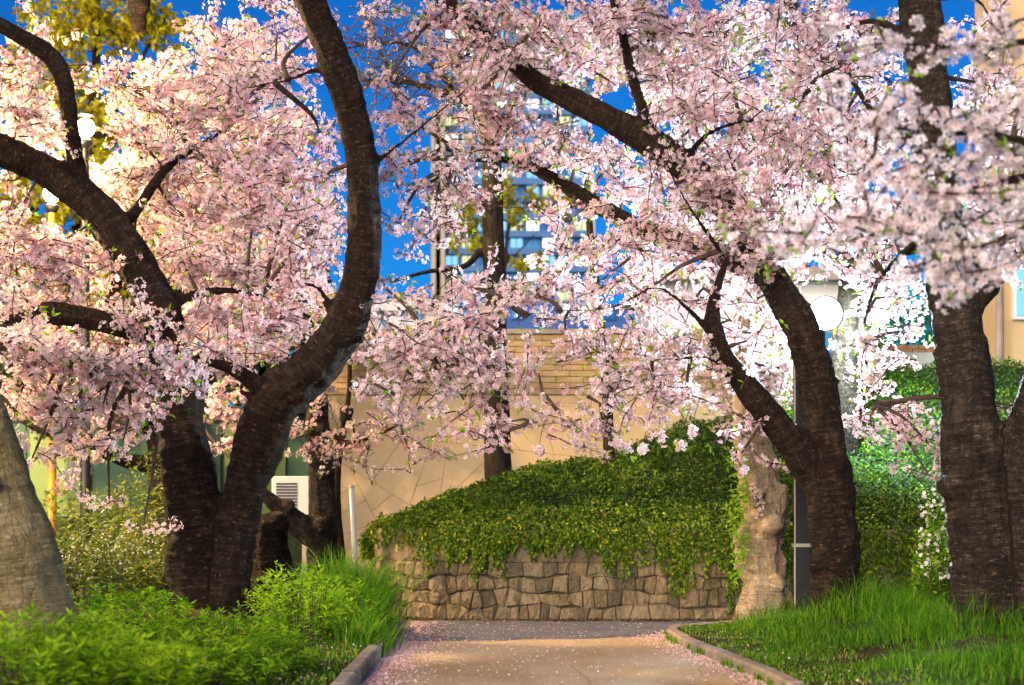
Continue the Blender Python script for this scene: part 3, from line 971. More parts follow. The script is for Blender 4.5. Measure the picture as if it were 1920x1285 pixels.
P1 = [(60, 120, 90, 90, 16.8, .5, .6), (40, 220, 80, 60, 16.4, .4), (245, 262, 45, 42, 17.2, .4), (250, 170, 90, 55, 17.6, .5), (330, 240, 100, 70, 17.5, .5), (440, 170, 100, 70, 17.3, .5),
      (420, 80, 110, 60, 17.6, .5, .7), (520, 60, 80, 60, 17.4, .5, .65), (540, 140, 60, 50, 17.0, .4, .8), (500, 250, 80, 60, 17.2, .5, .9), (400, 320, 110, 60, 17.4, .5), (270, 330, 80, 50, 17.5, .5),
      (600, 250, 45, 50, 17.0, .4, .45), (615, 330, 40, 45, 17, .3, .7), (600, 50, 40, 40, 17.0, .3, .5), (560, 340, 80, 60, 17.0, .4, .9), (480, 400, 110, 60, 17.3, .5), (350, 410, 90, 60, 17.5, .5), (590, 430, 70, 60, 16.9, .4), (440, 500, 110, 60, 17.2, .5), (560, 510, 70, 60, 17.0, .4),
      (350, 480, 70, 50, 17.4, .5), (100, 462, 80, 42, 16.6, .5), (30, 480, 70, 60, 16.3, .4), (130, 530, 90, 45, 16.5, .4), (250, 590, 70, 40, 16.2, .3, .8), (400, 600, 110, 50, 16.8, .4), (520, 610, 90, 50, 16.9, .4),
      (420, 660, 100, 35, 16.3, .3, .8), (30, 405, 45, 35, 16.7, .3), (20, 340, 35, 30, 17.2, .3), (250, 460, 40, 40, 17.5, .3)]
crown(t1, SK1, P1, fr=.0245, layers=5.2, tint=-.08, leafy=.05)

# low boughs in front of the twin tree, sharper and larger
t1b = tree('cherry_tree', at(20, 1180, 13.0), 'broad warm-lit khaki trunk cut by the picture edge with low pink boughs')
L1b = [[(45, 1275, 13, 132), (32, 1150, 13, 108), (20, 1040, 13, 88), (5, 940, 13, 66), (-8, 850, 13, 47), (-22, 770, 13, 36), (-60, 680, 13.1, 30), (-130, 590, 13.3, 26)],
       [(-10, 840, 13, 30), (-70, 760, 13.2, 26), (-90, 690, 13.6, 22), (-40, 650, 14.2, 14), (40, 660, 14.6, 9), (140, 690, 14.9, 6), (240, 720, 15.0, 4)]]
_, SK1b, _ = trunk_mesh(L1b, M['bark_khaki'], t1b, .028, .12, bumps=((-20, 905, 12.7, 22),))
P1b = [(60, 680, 80, 50, 14.6, .4), (170, 690, 100, 50, 14.8, .4), (280, 690, 80, 45, 15.0, .35), (350, 700, 50, 40, 15.1, .3, .8), (80, 760, 80, 45, 14.9, .35, .8), (190, 770, 90, 45, 15.0, .35, .8),
       (290, 750, 60, 40, 15.1, .3, .7), (130, 830, 80, 35, 15.0, .3, .6), (40, 640, 50, 30, 14.2, .3), (15, 560, 25, 40, 13.6, .2, .7), (230, 830, 50, 25, 15.0, .3, .5), (60, 860, 50, 30, 15, .3, .5),
       (270, 980, 22, 14, 15.5, .1, .7), (205, 945, 20, 14, 15.5, .1, .6), (25, 610, 40, 40, 13.5, .2, .6)]
crown(t1b, SK1b, P1b, layers=4.6, fr=.027, tint=-.02, leafy=.07, droop=.3)

# --- the dark leaning cherry at the right of the path
t3 = tree('cherry_tree', at(1575, 1175, 16.0), 'dark cherry with forked trunk rimmed by blue light, arching over the path')
L3 = [
    [(1592, 1240, 16, 70), (1582, 1165, 16, 54), (1568, 1080, 16, 47), (1560, 980, 16, 45), (1555, 900, 16, 44), (1546, 820, 16, 40), (1534, 740, 16, 38), (1520, 670, 16, 36), (1500, 610, 16, 34),
     (1470, 558, 16.1, 32), (1440, 508, 16.2, 30), (1405, 440, 16.3, 30), (1350, 372, 16.4, 30), (1278, 307, 16.5, 29), (1205, 258, 16.6, 27), (1132, 217, 16.6, 25), (1060, 182, 16.7, 22),
     (1000, 150, 16.7, 19), (930, 85, 16.8, 15), (850, 15, 16.8, 15), (790, -40, 16.8, 13)],
    [(1552, 935, 16, 34), (1522, 885, 16, 33), (1482, 828, 15.9, 31), (1432, 765, 15.8, 27), (1384, 705, 15.7, 23), (1350, 655, 15.6, 19), (1336, 595, 15.6, 15), (1345, 540, 15.6, 11), (1365, 480, 15.6, 7)],
    [(1440, 520, 16.3, 24), (1350, 480, 16.9, 20), (1225, 440, 17.4, 18), (1142, 398, 17.5, 17), (1068, 354, 17.5, 15), (1010, 320, 17.5, 12), (950, 300, 17.5, 8), (880, 300, 17.5, 5)],
    [(1225, 265, 16.6, 14), (1200, 190, 16.6, 11), (1182, 130, 16.6, 11), (1168, 70, 16.6, 10), (1150, 0, 16.6, 9), (1140, -40, 16.6, 8)],
    [(1380, 720, 15.7, 9), (1335, 676, 15.5, 5), (1280, 672, 15.3, 4.5), (1208, 684, 15.2, 4), (1141, 724, 15.1, 3.5), (1085, 750, 15.1, 3), (1000, 790, 15.1, 2.5)],
    [(1345, 640, 15.6, 9), (1290, 580, 15.5, 6), (1230, 540, 15.4, 5), (1150, 575, 15.3, 4.5), (1021, 586, 15.2, 4), (958, 602, 15.1, 3.5), (890, 650, 15, 3), (820, 690, 15, 2.5), (740, 740, 15, 2)],
    [(1405, 440, 16.3, 12), (1440, 380, 16.2, 8), (1500, 310, 16.1, 6), (1540, 200, 16.0, 5), (1600, 120, 15.9, 5), (1680, 160, 15.8, 5)],
    [(1278, 307, 16.5, 9), (1330, 250, 16.3, 6), (1420, 225, 16.2, 5), (1510, 240, 16.1, 5), (1580, 180, 16.0, 4)],
    [(1350, 470, 15.8, 7), (1300, 400, 15.5, 5), (1260, 330, 15.4, 4), (1230, 250, 15.3, 3)],
]
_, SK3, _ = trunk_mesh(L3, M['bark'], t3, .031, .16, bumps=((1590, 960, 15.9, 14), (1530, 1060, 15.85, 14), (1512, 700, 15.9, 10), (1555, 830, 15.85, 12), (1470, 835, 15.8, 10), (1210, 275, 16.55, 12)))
P3 = [(900, 40, 90, 45, 16.7, .5), (1010, 60, 90, 60, 16.9, .5), (1120, 50, 90, 55, 17.0, .5), (1240, 60, 90, 60, 16.8, .5), (1350, 60, 80, 60, 16.6, .5), (870, 110, 70, 40, 16.9, .4, .8), (960, 140, 70, 45, 17.0, .4),
      (1070, 130, 80, 40, 17.0, .4), (1260, 150, 80, 60, 17.0, .5), (1370, 150, 80, 60, 16.8, .5), (880, 190, 70, 40, 16.9, .4), (960, 230, 80, 40, 17.2, .4), (760, 222, 60, 32, 16.7, .3, .9), (775, 300, 50, 34, 16.6, .3, .5), (760, 360, 40, 40, 16.6, .3, .3), (770, 470, 40, 40, 16.5, .3, .3), (705, 22, 55, 22, 16.5, .2, .6), (775, 60, 35, 20, 16.5, .2, .5), (745, 420, 30, 40, 16.5, .2, .35), (720, 330, 26, 55, 16.4, .2, .6), (800, 400, 28, 50, 16.6, .2, .6), (722, 540, 30, 40, 16.4, .2, .6), (775, 560, 50, 20, 16.2, .2, .8), (730, 150, 30, 20, 16.6, .2, .5), (720, 600, 40, 20, 16.2, .2, .6), (830, 30, 50, 30, 16.7, .3, .8),
      (1060, 260, 60, 40, 17.4, .4, .7), (1150, 310, 60, 40, 17.2, .4), (1110, 300, 60, 40, 17.8, .4, .7), (1300, 240, 80, 50, 16.8, .4), (1400, 260, 80, 60, 16.6, .5), (1480, 330, 80, 60, 16.4, .5), (1380, 330, 70, 50, 16.7, .4),
      (880, 290, 45, 35, 16.9, .3, .9), (850, 350, 45, 50, 16.8, .3, .9), (820, 420, 30, 30, 16.6, .3, .6), (1000, 290, 50, 30, 17.3, .3), (1060, 400, 55, 30, 17.2, .3, .7), (1180, 370, 60, 40, 17.2, .4), (1270, 390, 80, 50, 17.0, .4), (1360, 420, 60, 50, 16.8, .4),
      (1060, 470, 45, 35, 17.0, .3), (1150, 460, 70, 45, 17.0, .4), (1250, 480, 80, 45, 16.9, .4), (1350, 500, 60, 45, 16.5, .4, .8), (880, 540, 60, 35, 16.5, .3, .9), (800, 570, 60, 22, 16.0, .3, .8),
      (1340, 360, 60, 50, 15.7, .25, 1.5), (1390, 420, 50, 50, 15.7, .25, 1.6), (1430, 480, 45, 45, 15.7, .25, 1.5), (1290, 320, 40, 30, 15.9, .2, .9), (1310, 200, 70, 40, 16.1, .3), (1170, 30, 50, 40, 16.2, .25), (1450, 350, 60, 50, 15.9, .3), (930, 110, 50, 35, 16.3, .25), (1230, 330, 50, 30, 16.0, .2, .6), (1420, 560, 30, 30, 15.9, .2, .6),
      (1000, 550, 80, 35, 16.5, .35), (1110, 540, 70, 40, 16.6, .4), (1210, 550, 70, 40, 16.4, .4), (1300, 570, 50, 40, 16.2, .3, .8)]
crown(t3, SK3, P3, fr=.0245, layers=5.6, tint=0.02, leafy=.06)
# low sprays of the same tree hanging over the path
P3b = [(900, 600, 80, 30, 15.2, .3), (820, 640, 80, 35, 15.1, .3), (750, 680, 80, 35, 15.0, .3), (860, 680, 80, 40, 15.1, .3), (930, 670, 40, 40, 15.2, .25), (700, 720, 50, 22, 15.0, .25, .7), (790, 730, 70, 35, 15.0, .3), (870, 750, 40, 50, 15.0, .25, .8),
       (900, 820, 35, 30, 15.0, .2, .8), (960, 790, 40, 25, 15.1, .2, .7), (1060, 800, 60, 30, 15.1, .25, .8), (1010, 700, 50, 30, 15.2, .25, .45), (1120, 660, 60, 30, 15.3, .3, .8), (1200, 640, 70, 35, 15.4, .3, .9), (1060, 620, 60, 30, 15.3, .3, .6),
       (1150, 740, 70, 35, 15.2, .3, .8), (1230, 720, 60, 35, 15.3, .3, .9), (1290, 660, 50, 40, 15.4, .3, .8), (1290, 750, 60, 35, 15.4, .3, .7), (1130, 800, 50, 25, 15.2, .25, .7), (1370, 600, 30, 40, 15.5, .25, .5),
       (1390, 850, 25, 30, 15.6, .2, .5), (1400, 640, 40, 35, 15.5, .3, .6)]
crown(t3, SK3, P3b, layers=5.0, fr=.027, tint=.08, leafy=.09, droop=.35)

# --- the thick cherry at the right edge
t4 = tree('cherry_tree', at(1850, 1215, 14.0), 'thick rugged cherry trunk with black burls standing tallest in the grass')
L4 = [
    [(1868, 1290, 14, 92), (1855, 1200, 14, 74), (1848, 1100, 14, 66), (1840, 1000, 14, 62), (1830, 900, 14, 60), (1820, 800, 14, 55), (1806, 690, 14.1, 51), (1794, 590, 14.2, 49), (1780, 500, 14.3, 45),
     (1766, 400, 14.4, 41), (1756, 300, 14.5, 39), (1746, 200, 14.6, 38), (1736, 100, 14.7, 38), (1722, 0, 14.8, 38), (1708, -70, 14.8, 36)],
    [(1900, 1290, 14, 70), (1902, 1100, 14, 56), (1906, 950, 14, 50), (1915, 850, 13.9, 42), (1945, 740, 13.8, 38), (1990, 620, 13.7, 34), (2050, 480, 13.6, 30), (2105, 340, 13.6, 24), (2150, 200, 13.7, 17), (2185, 60, 13.8, 10), (2205, -60, 13.9, 4)],
    [(1800, 600, 14.2, 20), (1845, 560, 14.1, 15), (1860, 540, 14.1, 13)],
    [(1736, 140, 14.7, 16), (1690, 70, 14.9, 12), (1640, 40, 15.0, 8), (1560, 60, 15.2, 6)],
    [(1756, 320, 14.5, 14), (1700, 260, 14.8, 10), (1640, 215, 15.0, 8), (1580, 120, 15.2, 6)],
    [(1766, 420, 14.4, 12), (1700, 470, 15.2, 8), (1640, 540, 16, 6), (1620, 640, 16.4, 5), (1640, 760, 16.6, 4)],
]
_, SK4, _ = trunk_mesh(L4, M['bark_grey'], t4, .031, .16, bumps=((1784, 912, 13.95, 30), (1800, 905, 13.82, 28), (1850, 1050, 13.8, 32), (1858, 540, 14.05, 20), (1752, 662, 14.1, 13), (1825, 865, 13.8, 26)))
P4 = [(1480, 50, 80, 55, 15.6, .5, .8), (1570, 50, 70, 50, 15.4, .5, .9), (1650, 60, 60, 60, 15.3, .5, .9), (1600, 140, 80, 50, 15.4, .5, .9), (1500, 150, 80, 60, 15.8, .5, .9), (1660, 200, 60, 60, 15.3, .5), (1570, 240, 70, 50, 15.6, .5), (1480, 240, 70, 50, 16.0, .5, .9),
      (1620, 320, 70, 60, 15.6, .5), (1540, 340, 70, 50, 16, .5), (1850, 160, 70, 60, 15.2, .5, .8), (1880, 260, 60, 60, 15.3, .5), (1860, 40, 60, 40, 15.6, .4, .5), (1680, 420, 70, 60, 15.4, .5), (1560, 440, 80, 50, 15.9, .5), (1470, 430, 60, 45, 16.3, .4), (1650, 500, 80, 45, 16.0, .4),
      (1840, 400, 60, 60, 15.4, .4), (1890, 470, 50, 50, 15.4, .4, .8),
      (1640, 700, 45, 60, 16.5, .3, .8), (1700, 620, 40, 40, 16.5, .3, .5), (1610, 640, 30, 50, 16.4, .3, .8), (1700, 770, 55, 35, 16.6, .3, .8), (1740, 830, 30, 30, 16.5, .3, .7), (1630, 790, 25, 40, 16.6, .25, .8), (1690, 820, 50, 20, 16.6, .25, .6), (1700, 560, 60, 30, 16.4, .3, .8),
      (1900, 760, 20, 25, 16.5, .2, .4), (1740, 890, 20, 25, 16.5, .2, .5)]
crown(t4, SK4, P4, fr=.0245, layers=5.0, tint=.05, leafy=.05)

# --- pale knobbly trunk in the warm light
t5 = tree('cherry_tree', at(1430, 1110, 17.4), 'pale knobbly trunk in warm light between the path and the dark forked cherry')
L5 = [[(1432, 1160, 17.4, 58), (1430, 1090, 17.4, 46), (1430, 1020, 17.4, 42), (1432, 960, 17.4, 43), (1424, 900, 17.4, 39), (1413, 850, 17.4, 34), (1406, 800, 17.4, 28), (1398, 740, 17.5, 22), (1392, 680, 17.6, 16), (1400, 600, 17.7, 11)],
      [(1432, 985, 17.4, 30), (1456, 960, 17.35, 24), (1464, 925, 17.35, 15)]]
_, SK5, _ = trunk_mesh(L5, M['bark_lit'], t5, .022, .3, bumps=((1450, 985, 17.2, 22), (1395, 1010, 17.3, 14), (1410, 935, 17.15, 12), (1468, 920, 17.3, 12), (1395, 870, 17.2, 8), (1405, 1070, 17.15, 9), (1440, 905, 17.1, 9), (1455, 1090, 17.2, 16)))
crown(t5, SK5, [(1400, 790, 35, 25, 17.1, .3, .8), (1420, 720, 50, 40, 17.6, .3), (1460, 690, 40, 50, 17.8, .3), (1380, 640, 60, 50, 17.8, .4), (1460, 870, 8, 12, 17.0, .05), (1430, 935, 8, 8, 17, .05)], layers=5, tint=.15, leafy=.08)
# leafy shoots climbing its side
SPt, SDt = [], []
for k in range(240):
    py = random.uniform(840, 1090); px = 1384 + 8 * math.sin(py * .05) + random.gauss(0, 9)
    SPt.append(at(px, py, 17.05 + random.uniform(-.08, .1))); SDt.append((random.gauss(0, 1), -.6, random.gauss(.2, .7)))
o = leaves('shoots', np.array(SPt), np.array(SDt), rng.uniform(.05, .09, 240), rng.uniform(.03, .05, 240), rng.uniform(.6, 1, 240), M['young_leaf'], t5); tag(o, kind='stuff')

# --- gnarled trunk, stump and slim trunk behind the left shrubs
t6 = tree('cherry_tree', at(607, 1090, 19.3), 'gnarled grey trunk with a heavy branch at its foot in front of the beige wall')
L6 = [[(612, 1150, 19.3, 40), (608, 1080, 19.3, 29), (606, 1000, 19.3, 28), (604, 920, 19.3, 25), (600, 840, 19.3, 24), (594, 770, 19.3, 22), (588, 700, 19.3, 19), (575, 620, 19.3, 15), (560, 540, 19.3, 12)],
      [(602, 1020, 19.3, 26), (568, 990, 19.2, 24), (535, 962, 19.1, 20), (508, 940, 19.0, 14), (485, 915, 19, 9)],
      [(598, 800, 19.3, 9), (660, 830, 19.0, 5), (740, 800, 18.8, 4), (800, 760, 18.7, 3)]]
_, SK6, _ = trunk_mesh(L6, M['bark_grey'], t6, .024, .2, bumps=((604, 890, 19.05, 14), (540, 950, 19.0, 14), (600, 985, 19.0, 16)))
crown(t6, SK6, [(560, 820, 50, 35, 19.0, .3, .7), (620, 850, 40, 30, 18.9, .3, .7), (580, 740, 50, 40, 19.2, .3, .6), (690, 840, 70, 22, 18.8, .3, .8), (770, 850, 60, 16, 18.7, .2, .8), (720, 800, 60, 22, 18.8, .3, .8), (800, 780, 50, 16, 18.7, .2, .6), (500, 640, 80, 60, 19.5, .4), (690, 640, 50, 30, 19.2, .3, .6), (660, 790, 40, 20, 18.9, .3, .4)],
      layers=4.0, tint=.0, leafy=.2)

t7 = tree('tree_stump', at(507, 1100, 18.0), 'short dark rounded stump of a cut tree behind the twin stems')
trunk_mesh([[(507, 1150, 18, 50), (507, 1080, 18, 42), (506, 1020, 18, 39), (502, 985, 18, 36), (498, 966, 18, 27)]], M['bark'], t7, .024, .25, bumps=((520, 985, 17.9, 24),))

t8 = tree('slim_tree', at(640, 1080, 20.6), 'slim dark trunk with a round burl against the beige wall')
trunk_mesh([[(641, 1090, 20.6, 12), (635, 1010, 20.6, 10), (630, 930, 20.6, 9), (634, 860, 20.6, 8), (645, 800, 20.6, 7), (654, 740, 20.6, 5), (657, 660, 20.6, 4.5), (662, 590, 20.6, 4)]], M['bark'], t8, .016, .1, bumps=((650, 772, 20.55, 14), (648, 785, 20.55, 12)))

# --- tall straight tree rising from the bank
t9 = tree('tall_tree', at(934, 905, 20.9), 'tall straight ridged trunk rising from the ivy bank in front of the tower')
L9 = [[(936, 960, 20.9, 30), (934, 880, 20.9, 26), (930, 700, 20.9, 23.5), (926, 500, 20.9, 21), (923, 340, 20.9, 19.5), (919, 240, 20.9, 16), (915, 140, 20.9, 12), (912, 40, 20.9, 9), (910, -40, 20.9, 7)],
      [(919, 250, 20.9, 9), (870, 190, 20.9, 7), (800, 163, 20.9, 6), (740, 152, 20.9, 5), (677, 152, 20.9, 4)],
      [(870, 190, 20.9, 6), (815, 128, 20.8, 5), (785, 95, 20.8, 4.5), (755, 82, 20.8, 4), (700, 82, 20.8, 3), (655, 90, 20.8, 2.5)],
      [(744, 190, 20.9, 5), (742, 155, 20.9, 5), (722, 115, 20.9, 4), (700, 70, 20.9, 3), (690, 30, 20.9, 2)],
      [(900, 470, 20.9, 8), (870, 500, 20.7, 6), (800, 510, 20.6, 5), (730, 530, 20.5, 3)],
      [(918, 400, 20.9, 8), (870, 360, 20.8, 5), (830, 420, 20.7, 4)]]
_, SK9, _ = trunk_mesh(L9, M['bark_ridged'], t9, .022, .05)
tv, tq, tt, nn = [], [], [], 0
bp_, bd_ = [], []
for k in range(280):
    j = random.choice([a for a in range(len(SK9)) if SK9[a][2] > 4.6 and SK9[a][0] < -.35])
    p = SK9[j].copy(); dv = unit(rng.normal(size=3) * [1, .5, .8] + [-.2, 0, .1]); L = random.uniform(.3, .9); pts = [p]
    for _ in range(5):
        dv = unit(dv + rng.normal(0, .25, 3)); pts.append(pts[-1] + dv * L / 5)
    v_, q_, t_ = tube_arrays(np.array(pts), np.linspace(.008, .003, 6), 4)
    tv.append(v_); tq.append(q_ + nn); tt.append(t_ + nn); nn += len(v_)
    for p in pts[2:]:
        if random.random() < .35: bp_.append(p); bd_.append(rng.normal(size=3))
o = mesh_np('twigs', np.vstack(tv), np.vstack(tq), np.vstack(tt), mat=M['twig'], parent=t9); tag(o, kind='stuff')
k = len(bp_)
o = leaves('buds', np.array(bp_), np.array(bd_), rng.uniform(.03, .05, k), rng.uniform(.015, .025, k), rng.random(k), M['yellow_leaf'], t9); tag(o, kind='stuff')

t10 = tree('slim_tree', at(1142, 890, 20.6), 'slim smooth trunk with green sprouts standing on the ivy bank')
L10 = [[(1146, 920, 20.6, 13), (1142, 840, 20.6, 11), (1138, 740, 20.6, 10), (1130, 640, 20.6, 9), (1118, 540, 20.6, 8), (1105, 420, 20.6, 7), (1098, 300, 20.6, 6)]]
trunk_mesh(L10, M['bark_grey'], t10, .016, .1)
sp = np.array([at(1125 + random.gauss(0, 12), random.uniform(640, 720), 20.45) for _ in range(70)])
o = leaves('sprouts', sp, rng.normal(size=(70, 3)) + [0, -.4, .5], rng.uniform(.06, .12, 70), rng.uniform(.03, .05, 70), rng.uniform(.4, 1, 70), M['young_leaf'], t10); tag(o, kind='stuff')

# --- cherry behind the forked one
t11 = tree('cherry_tree', at(1590, 900, 20.4), 'dark cherry trunk standing behind the floodlight')
L11 = [[(1592, 960, 20.4, 30), (1588, 820, 20.4, 26), (1583, 690, 20.4, 24), (1588, 590, 20.4, 23), (1596, 500, 20.4, 22), (1580, 380, 20.4, 20), (1552, 250, 20.4, 18), (1518, 145, 20.4, 16), (1490, 40, 20.4, 14), (1470, -50, 20.4, 12)],
       [(1590, 560, 20.4, 14), (1640, 480, 20.4, 10), (1700, 420, 20.4, 8)], [(1570, 340, 20.4, 12), (1480, 270, 20.4, 9), (1400, 250, 20.4, 7)], [(1596, 500, 20.4, 12), (1480, 460, 20.2, 9), (1400, 520, 20, 6)]]
_, SK11, _ = trunk_mesh(L11, M['bark'], t11, .031, .1)
P11 = [(1400, 50, 110, 60, 20.2, .6), (1560, 80, 100, 60, 20.2, .6), (1480, 180, 110, 60, 20.3, .6), (1620, 260, 100, 60, 20.3, .6), (1430, 300, 110, 60, 20.3, .6), (1560, 390, 110, 60, 20.3, .6), (1400, 430, 90, 60, 20.2, .6), (1500, 480, 90, 40, 20, .5, .8), (1400, 540, 80, 50, 20, .5, .8),
       (1660, 420, 90, 50, 20.3, .6), (1430, 620, 60, 50, 20, .5, .7), (1640, 560, 70, 40, 20.5, .5, .8), (1350, 700, 70, 60, 19.8, .4, .8), (1450, 720, 50, 50, 19.6, .4, .7), (1300, 160, 120, 70, 20.2, .6), (1200, 90, 110, 70, 20.2, .6), (1080, 90, 100, 60, 20.2, .6), (1300, 320, 100, 60, 20.2, .6), (1280, 440, 90, 60, 20.1, .6)]
crown(t11, SK11, P11, layers=4.0, fr=.034, tint=.12, leafy=.04, per=(7, 10))

# --- pink cherry farther back on the left
t12 = tree('cherry_tree', at(300, 1000, 23.0), 'hazy pink cherry farther back behind the twin-stemmed one')
L12 = [[(310, 1040, 23, 26), (300, 900, 23, 22), (290, 820, 23, 18), (240, 740, 23, 15), (200, 640, 23, 12), (220, 500, 23, 10), (260, 350, 23, 8), (280, 200, 23, 6)],
       [(300, 870, 23, 18), (255, 868, 22.8, 16), (200, 850, 22.5, 13), (150, 830, 22.3, 10), (60, 800, 22, 7), (0, 740, 22, 5)],
       [(290, 830, 23, 12), (380, 760, 23, 10), (450, 640, 23, 9), (500, 480, 23, 8), (540, 300, 23, 6)],
       [(262, 20, 24, 22), (258, -60, 24, 24), (262, 60, 24, 12)]]
_, SK12, _ = trunk_mesh(L12, M['bark'], t12, .03, .1)
P12 = [(50, 230, 70, 60, 22.5, .6, .8), (240, 340, 90, 75, 22.8, .6), (330, 180, 120, 70, 23, .6, .8), (480, 240, 110, 80, 23, .6, .8), (400, 350, 120, 80, 23, .6), (540, 420, 100, 80, 23, .6), (380, 480, 120, 70, 23, .6), (120, 485, 110, 55, 22.5, .6), (520, 560, 110, 60, 23, .6),
       (400, 620, 120, 60, 22.8, .6), (180, 640, 120, 50, 22.5, .6), (60, 580, 80, 50, 22.5, .6), (470, 110, 90, 60, 23, .6, .6), (100, 750, 110, 50, 22.4, .5), (230, 770, 90, 45, 22.6, .5, .8), (420, 760, 50, 60, 22.8, .5, .7), (160, 850, 60, 30, 22.4, .3, .6), (430, 860, 20, 40, 22.5, .3, .5)]
crown(t12, SK12, P12, layers=3.6, fr=.038, tint=-.1, leafy=.05, per=(7, 10))

# --- bough of a cherry standing beside the camera, out of focus
t13 = tree('cherry_tree', (3.9, 8.6, 0), 'bright out-of-focus boughs of a cherry reaching in across the thick trunk')
L13 = [[(2480, 1500, 8.6, 90), (2460, 1100, 8.6, 75), (2440, 700, 8.6, 66), (2400, 400, 8.6, 58), (2340, 100, 8.6, 50), (2300, -200, 8.6, 40)],
       [(2400, 420, 8.6, 34), (2200, 330, 8.6, 24), (2050, 320, 8.5, 17), (1930, 330, 8.5, 12), (1830, 360, 8.5, 9), (1740, 400, 8.5, 7), (1640, 440, 8.5, 6), (1520, 460, 8.5, 5), (1420, 440, 8.5, 4)],
       [(2050, 320, 8.5, 14), (1900, 260, 8.4, 10), (1800, 250, 8.4, 8), (1680, 240, 8.4, 6), (1560, 200, 8.4, 5), (1480, 150, 8.4, 4), (1420, 100, 8.4, 3), (1385, 75, 8.4, 2)],
       [(2340, 120, 8.6, 26), (2100, 60, 8.6, 17), (1960, 72, 8.6, 11), (1840, 90, 8.6, 9), (1740, 88, 8.6, 7), (1620, 70, 8.6, 5), (1540, 50, 8.6, 4), (1490, 55, 8.6, 3)],
       [(2050, 340, 8.5, 12), (1930, 420, 8.4, 9), (1820, 470, 8.4, 7), (1720, 500, 8.4, 5)]]
_, SK13, _ = trunk_mesh(L13, M['bark_grey'], t13, .024, .05)
P13 = [(1860, 90, 60, 28, 8.6, .2), (1760, 85, 60, 24, 8.6, .2), (1650, 70, 60, 22, 8.6, .18), (1560, 60, 40, 16, 8.6, .12, .7), (1910, 40, 30, 30, 8.6, .2), (1560, 195, 40, 22, 8.4, .15), (1640, 220, 60, 32, 8.4, .2), (1740, 230, 60, 36, 8.4, .2), (1830, 230, 60, 50, 8.4, .2), (1900, 280, 45, 50, 8.45, .2),
       (1830, 310, 60, 40, 8.45, .2), (1730, 310, 60, 36, 8.45, .2), (1640, 290, 40, 28, 8.45, .15, .7), (1880, 380, 50, 50, 8.5, .2), (1790, 400, 60, 40, 8.5, .2), (1690, 400, 60, 34, 8.5, .2), (1600, 420, 60, 30, 8.5, .2), (1510, 440, 60, 26, 8.5, .2), (1430, 430, 40, 20, 8.5, .15), (1620, 350, 40, 24, 8.5, .15, .6), (1880, 460, 50, 40, 8.4, .2), (1790, 490, 55, 36, 8.4, .2), (1720, 500, 40, 26, 8.4, .15, .8), (1770, 530, 40, 22, 8.4, .12), (1730, 450, 50, 30, 8.4, .15), (1760, 340, 50, 40, 8.4, .15), (1850, 530, 40, 22, 8.4, .12, .8), (1910, 200, 30, 40, 8.5, .2)]
crown(t13, SK13, P13, layers=10.0, fr=.021, tint=.5, leafy=.04, rich=True, feeders=True, droop=.0, spread=.55)  # whiter tint stands for the strong light on these near boughs
sp = np.array([at(x + random.gauss(0, 6), y_ + random.gauss(0, 6), 8.4) for x, y_ in ((1385, 75), (1395, 85), (1410, 100), (1430, 120), (1400, 70), (1440, 140), (1480, 150), (1390, 60)) for _ in range(5)])
o = leaves('tip_leaves', sp, rng.normal(size=(len(sp), 3)) + [-.5, 0, .4], rng.uniform(.03, .05, len(sp)), rng.uniform(.012, .02, len(sp)), rng.uniform(.7, 1, len(sp)), M['young_leaf'], t13); tag(o, kind='stuff')

# hanging single balls of blossom at the path side of the low sprays
for px, py in ((1160, 832), (1206, 843), (1277, 835), (1010, 845), (1298, 810)):
    c = np.array(at(px, py, 15.2)); k = 34
    dv = unit(rng.normal(size=(k, 3)))
    o = flowers('blossom_ball', c + dv * rng.uniform(.012, .058, (k, 1)), dv + rng.normal(0, .3, (k, 3)), rng.uniform(.022, .029, k), rng.uniform(.45, .95, k), M['petal'], t3)
    mesh = MB(); mesh.tube([tuple(c), tuple(c + np.array([.02, .02, .14])), tuple(c + np.array([.07, .03, .3]))], [.003, .003, .004], 4)
    mesh.build('hanging_twig', M['twig'], t3)
print('flowers', BUDGET)


# --- trees with yellow-lit leaves in the distance
def leaf_tree(name, lines, pads, label, mat, size, n_per, bark='bark_ridged', voxel=.06):
    b = lines[0][0]
    t = tree(name, at(b[0], b[1], b[2]), label)
    trunk_mesh(lines, M[bark], t, voxel, .1)
    P = []
    for px, py, rx, ry, d, dep in pads:
        c = np.array(at(px, py, d)); ax = np.array([rx / F * d, dep, ry / F * d])
        m = int(n_per * rx * ry / 1000)
        cl = unit(rng.normal(size=(max(3, m // 25), 3))) * (rng.random((max(3, m // 25), 1)) ** .4) * ax + c
        P.append(cl[rng.integers(0, len(cl), m)] + rng.normal(0, .10, (m, 3)) * ax.mean() * [1, 1, .8])
    P = np.vstack(P); k = len(P)
    o = leaves('crown', P, rng.normal(size=(k, 3)), size * rng.uniform(.7, 1.3, k), size * .6 * rng.uniform(.7, 1.3, k), rng.random(k), mat, t); tag(o, kind='stuff')
    return t


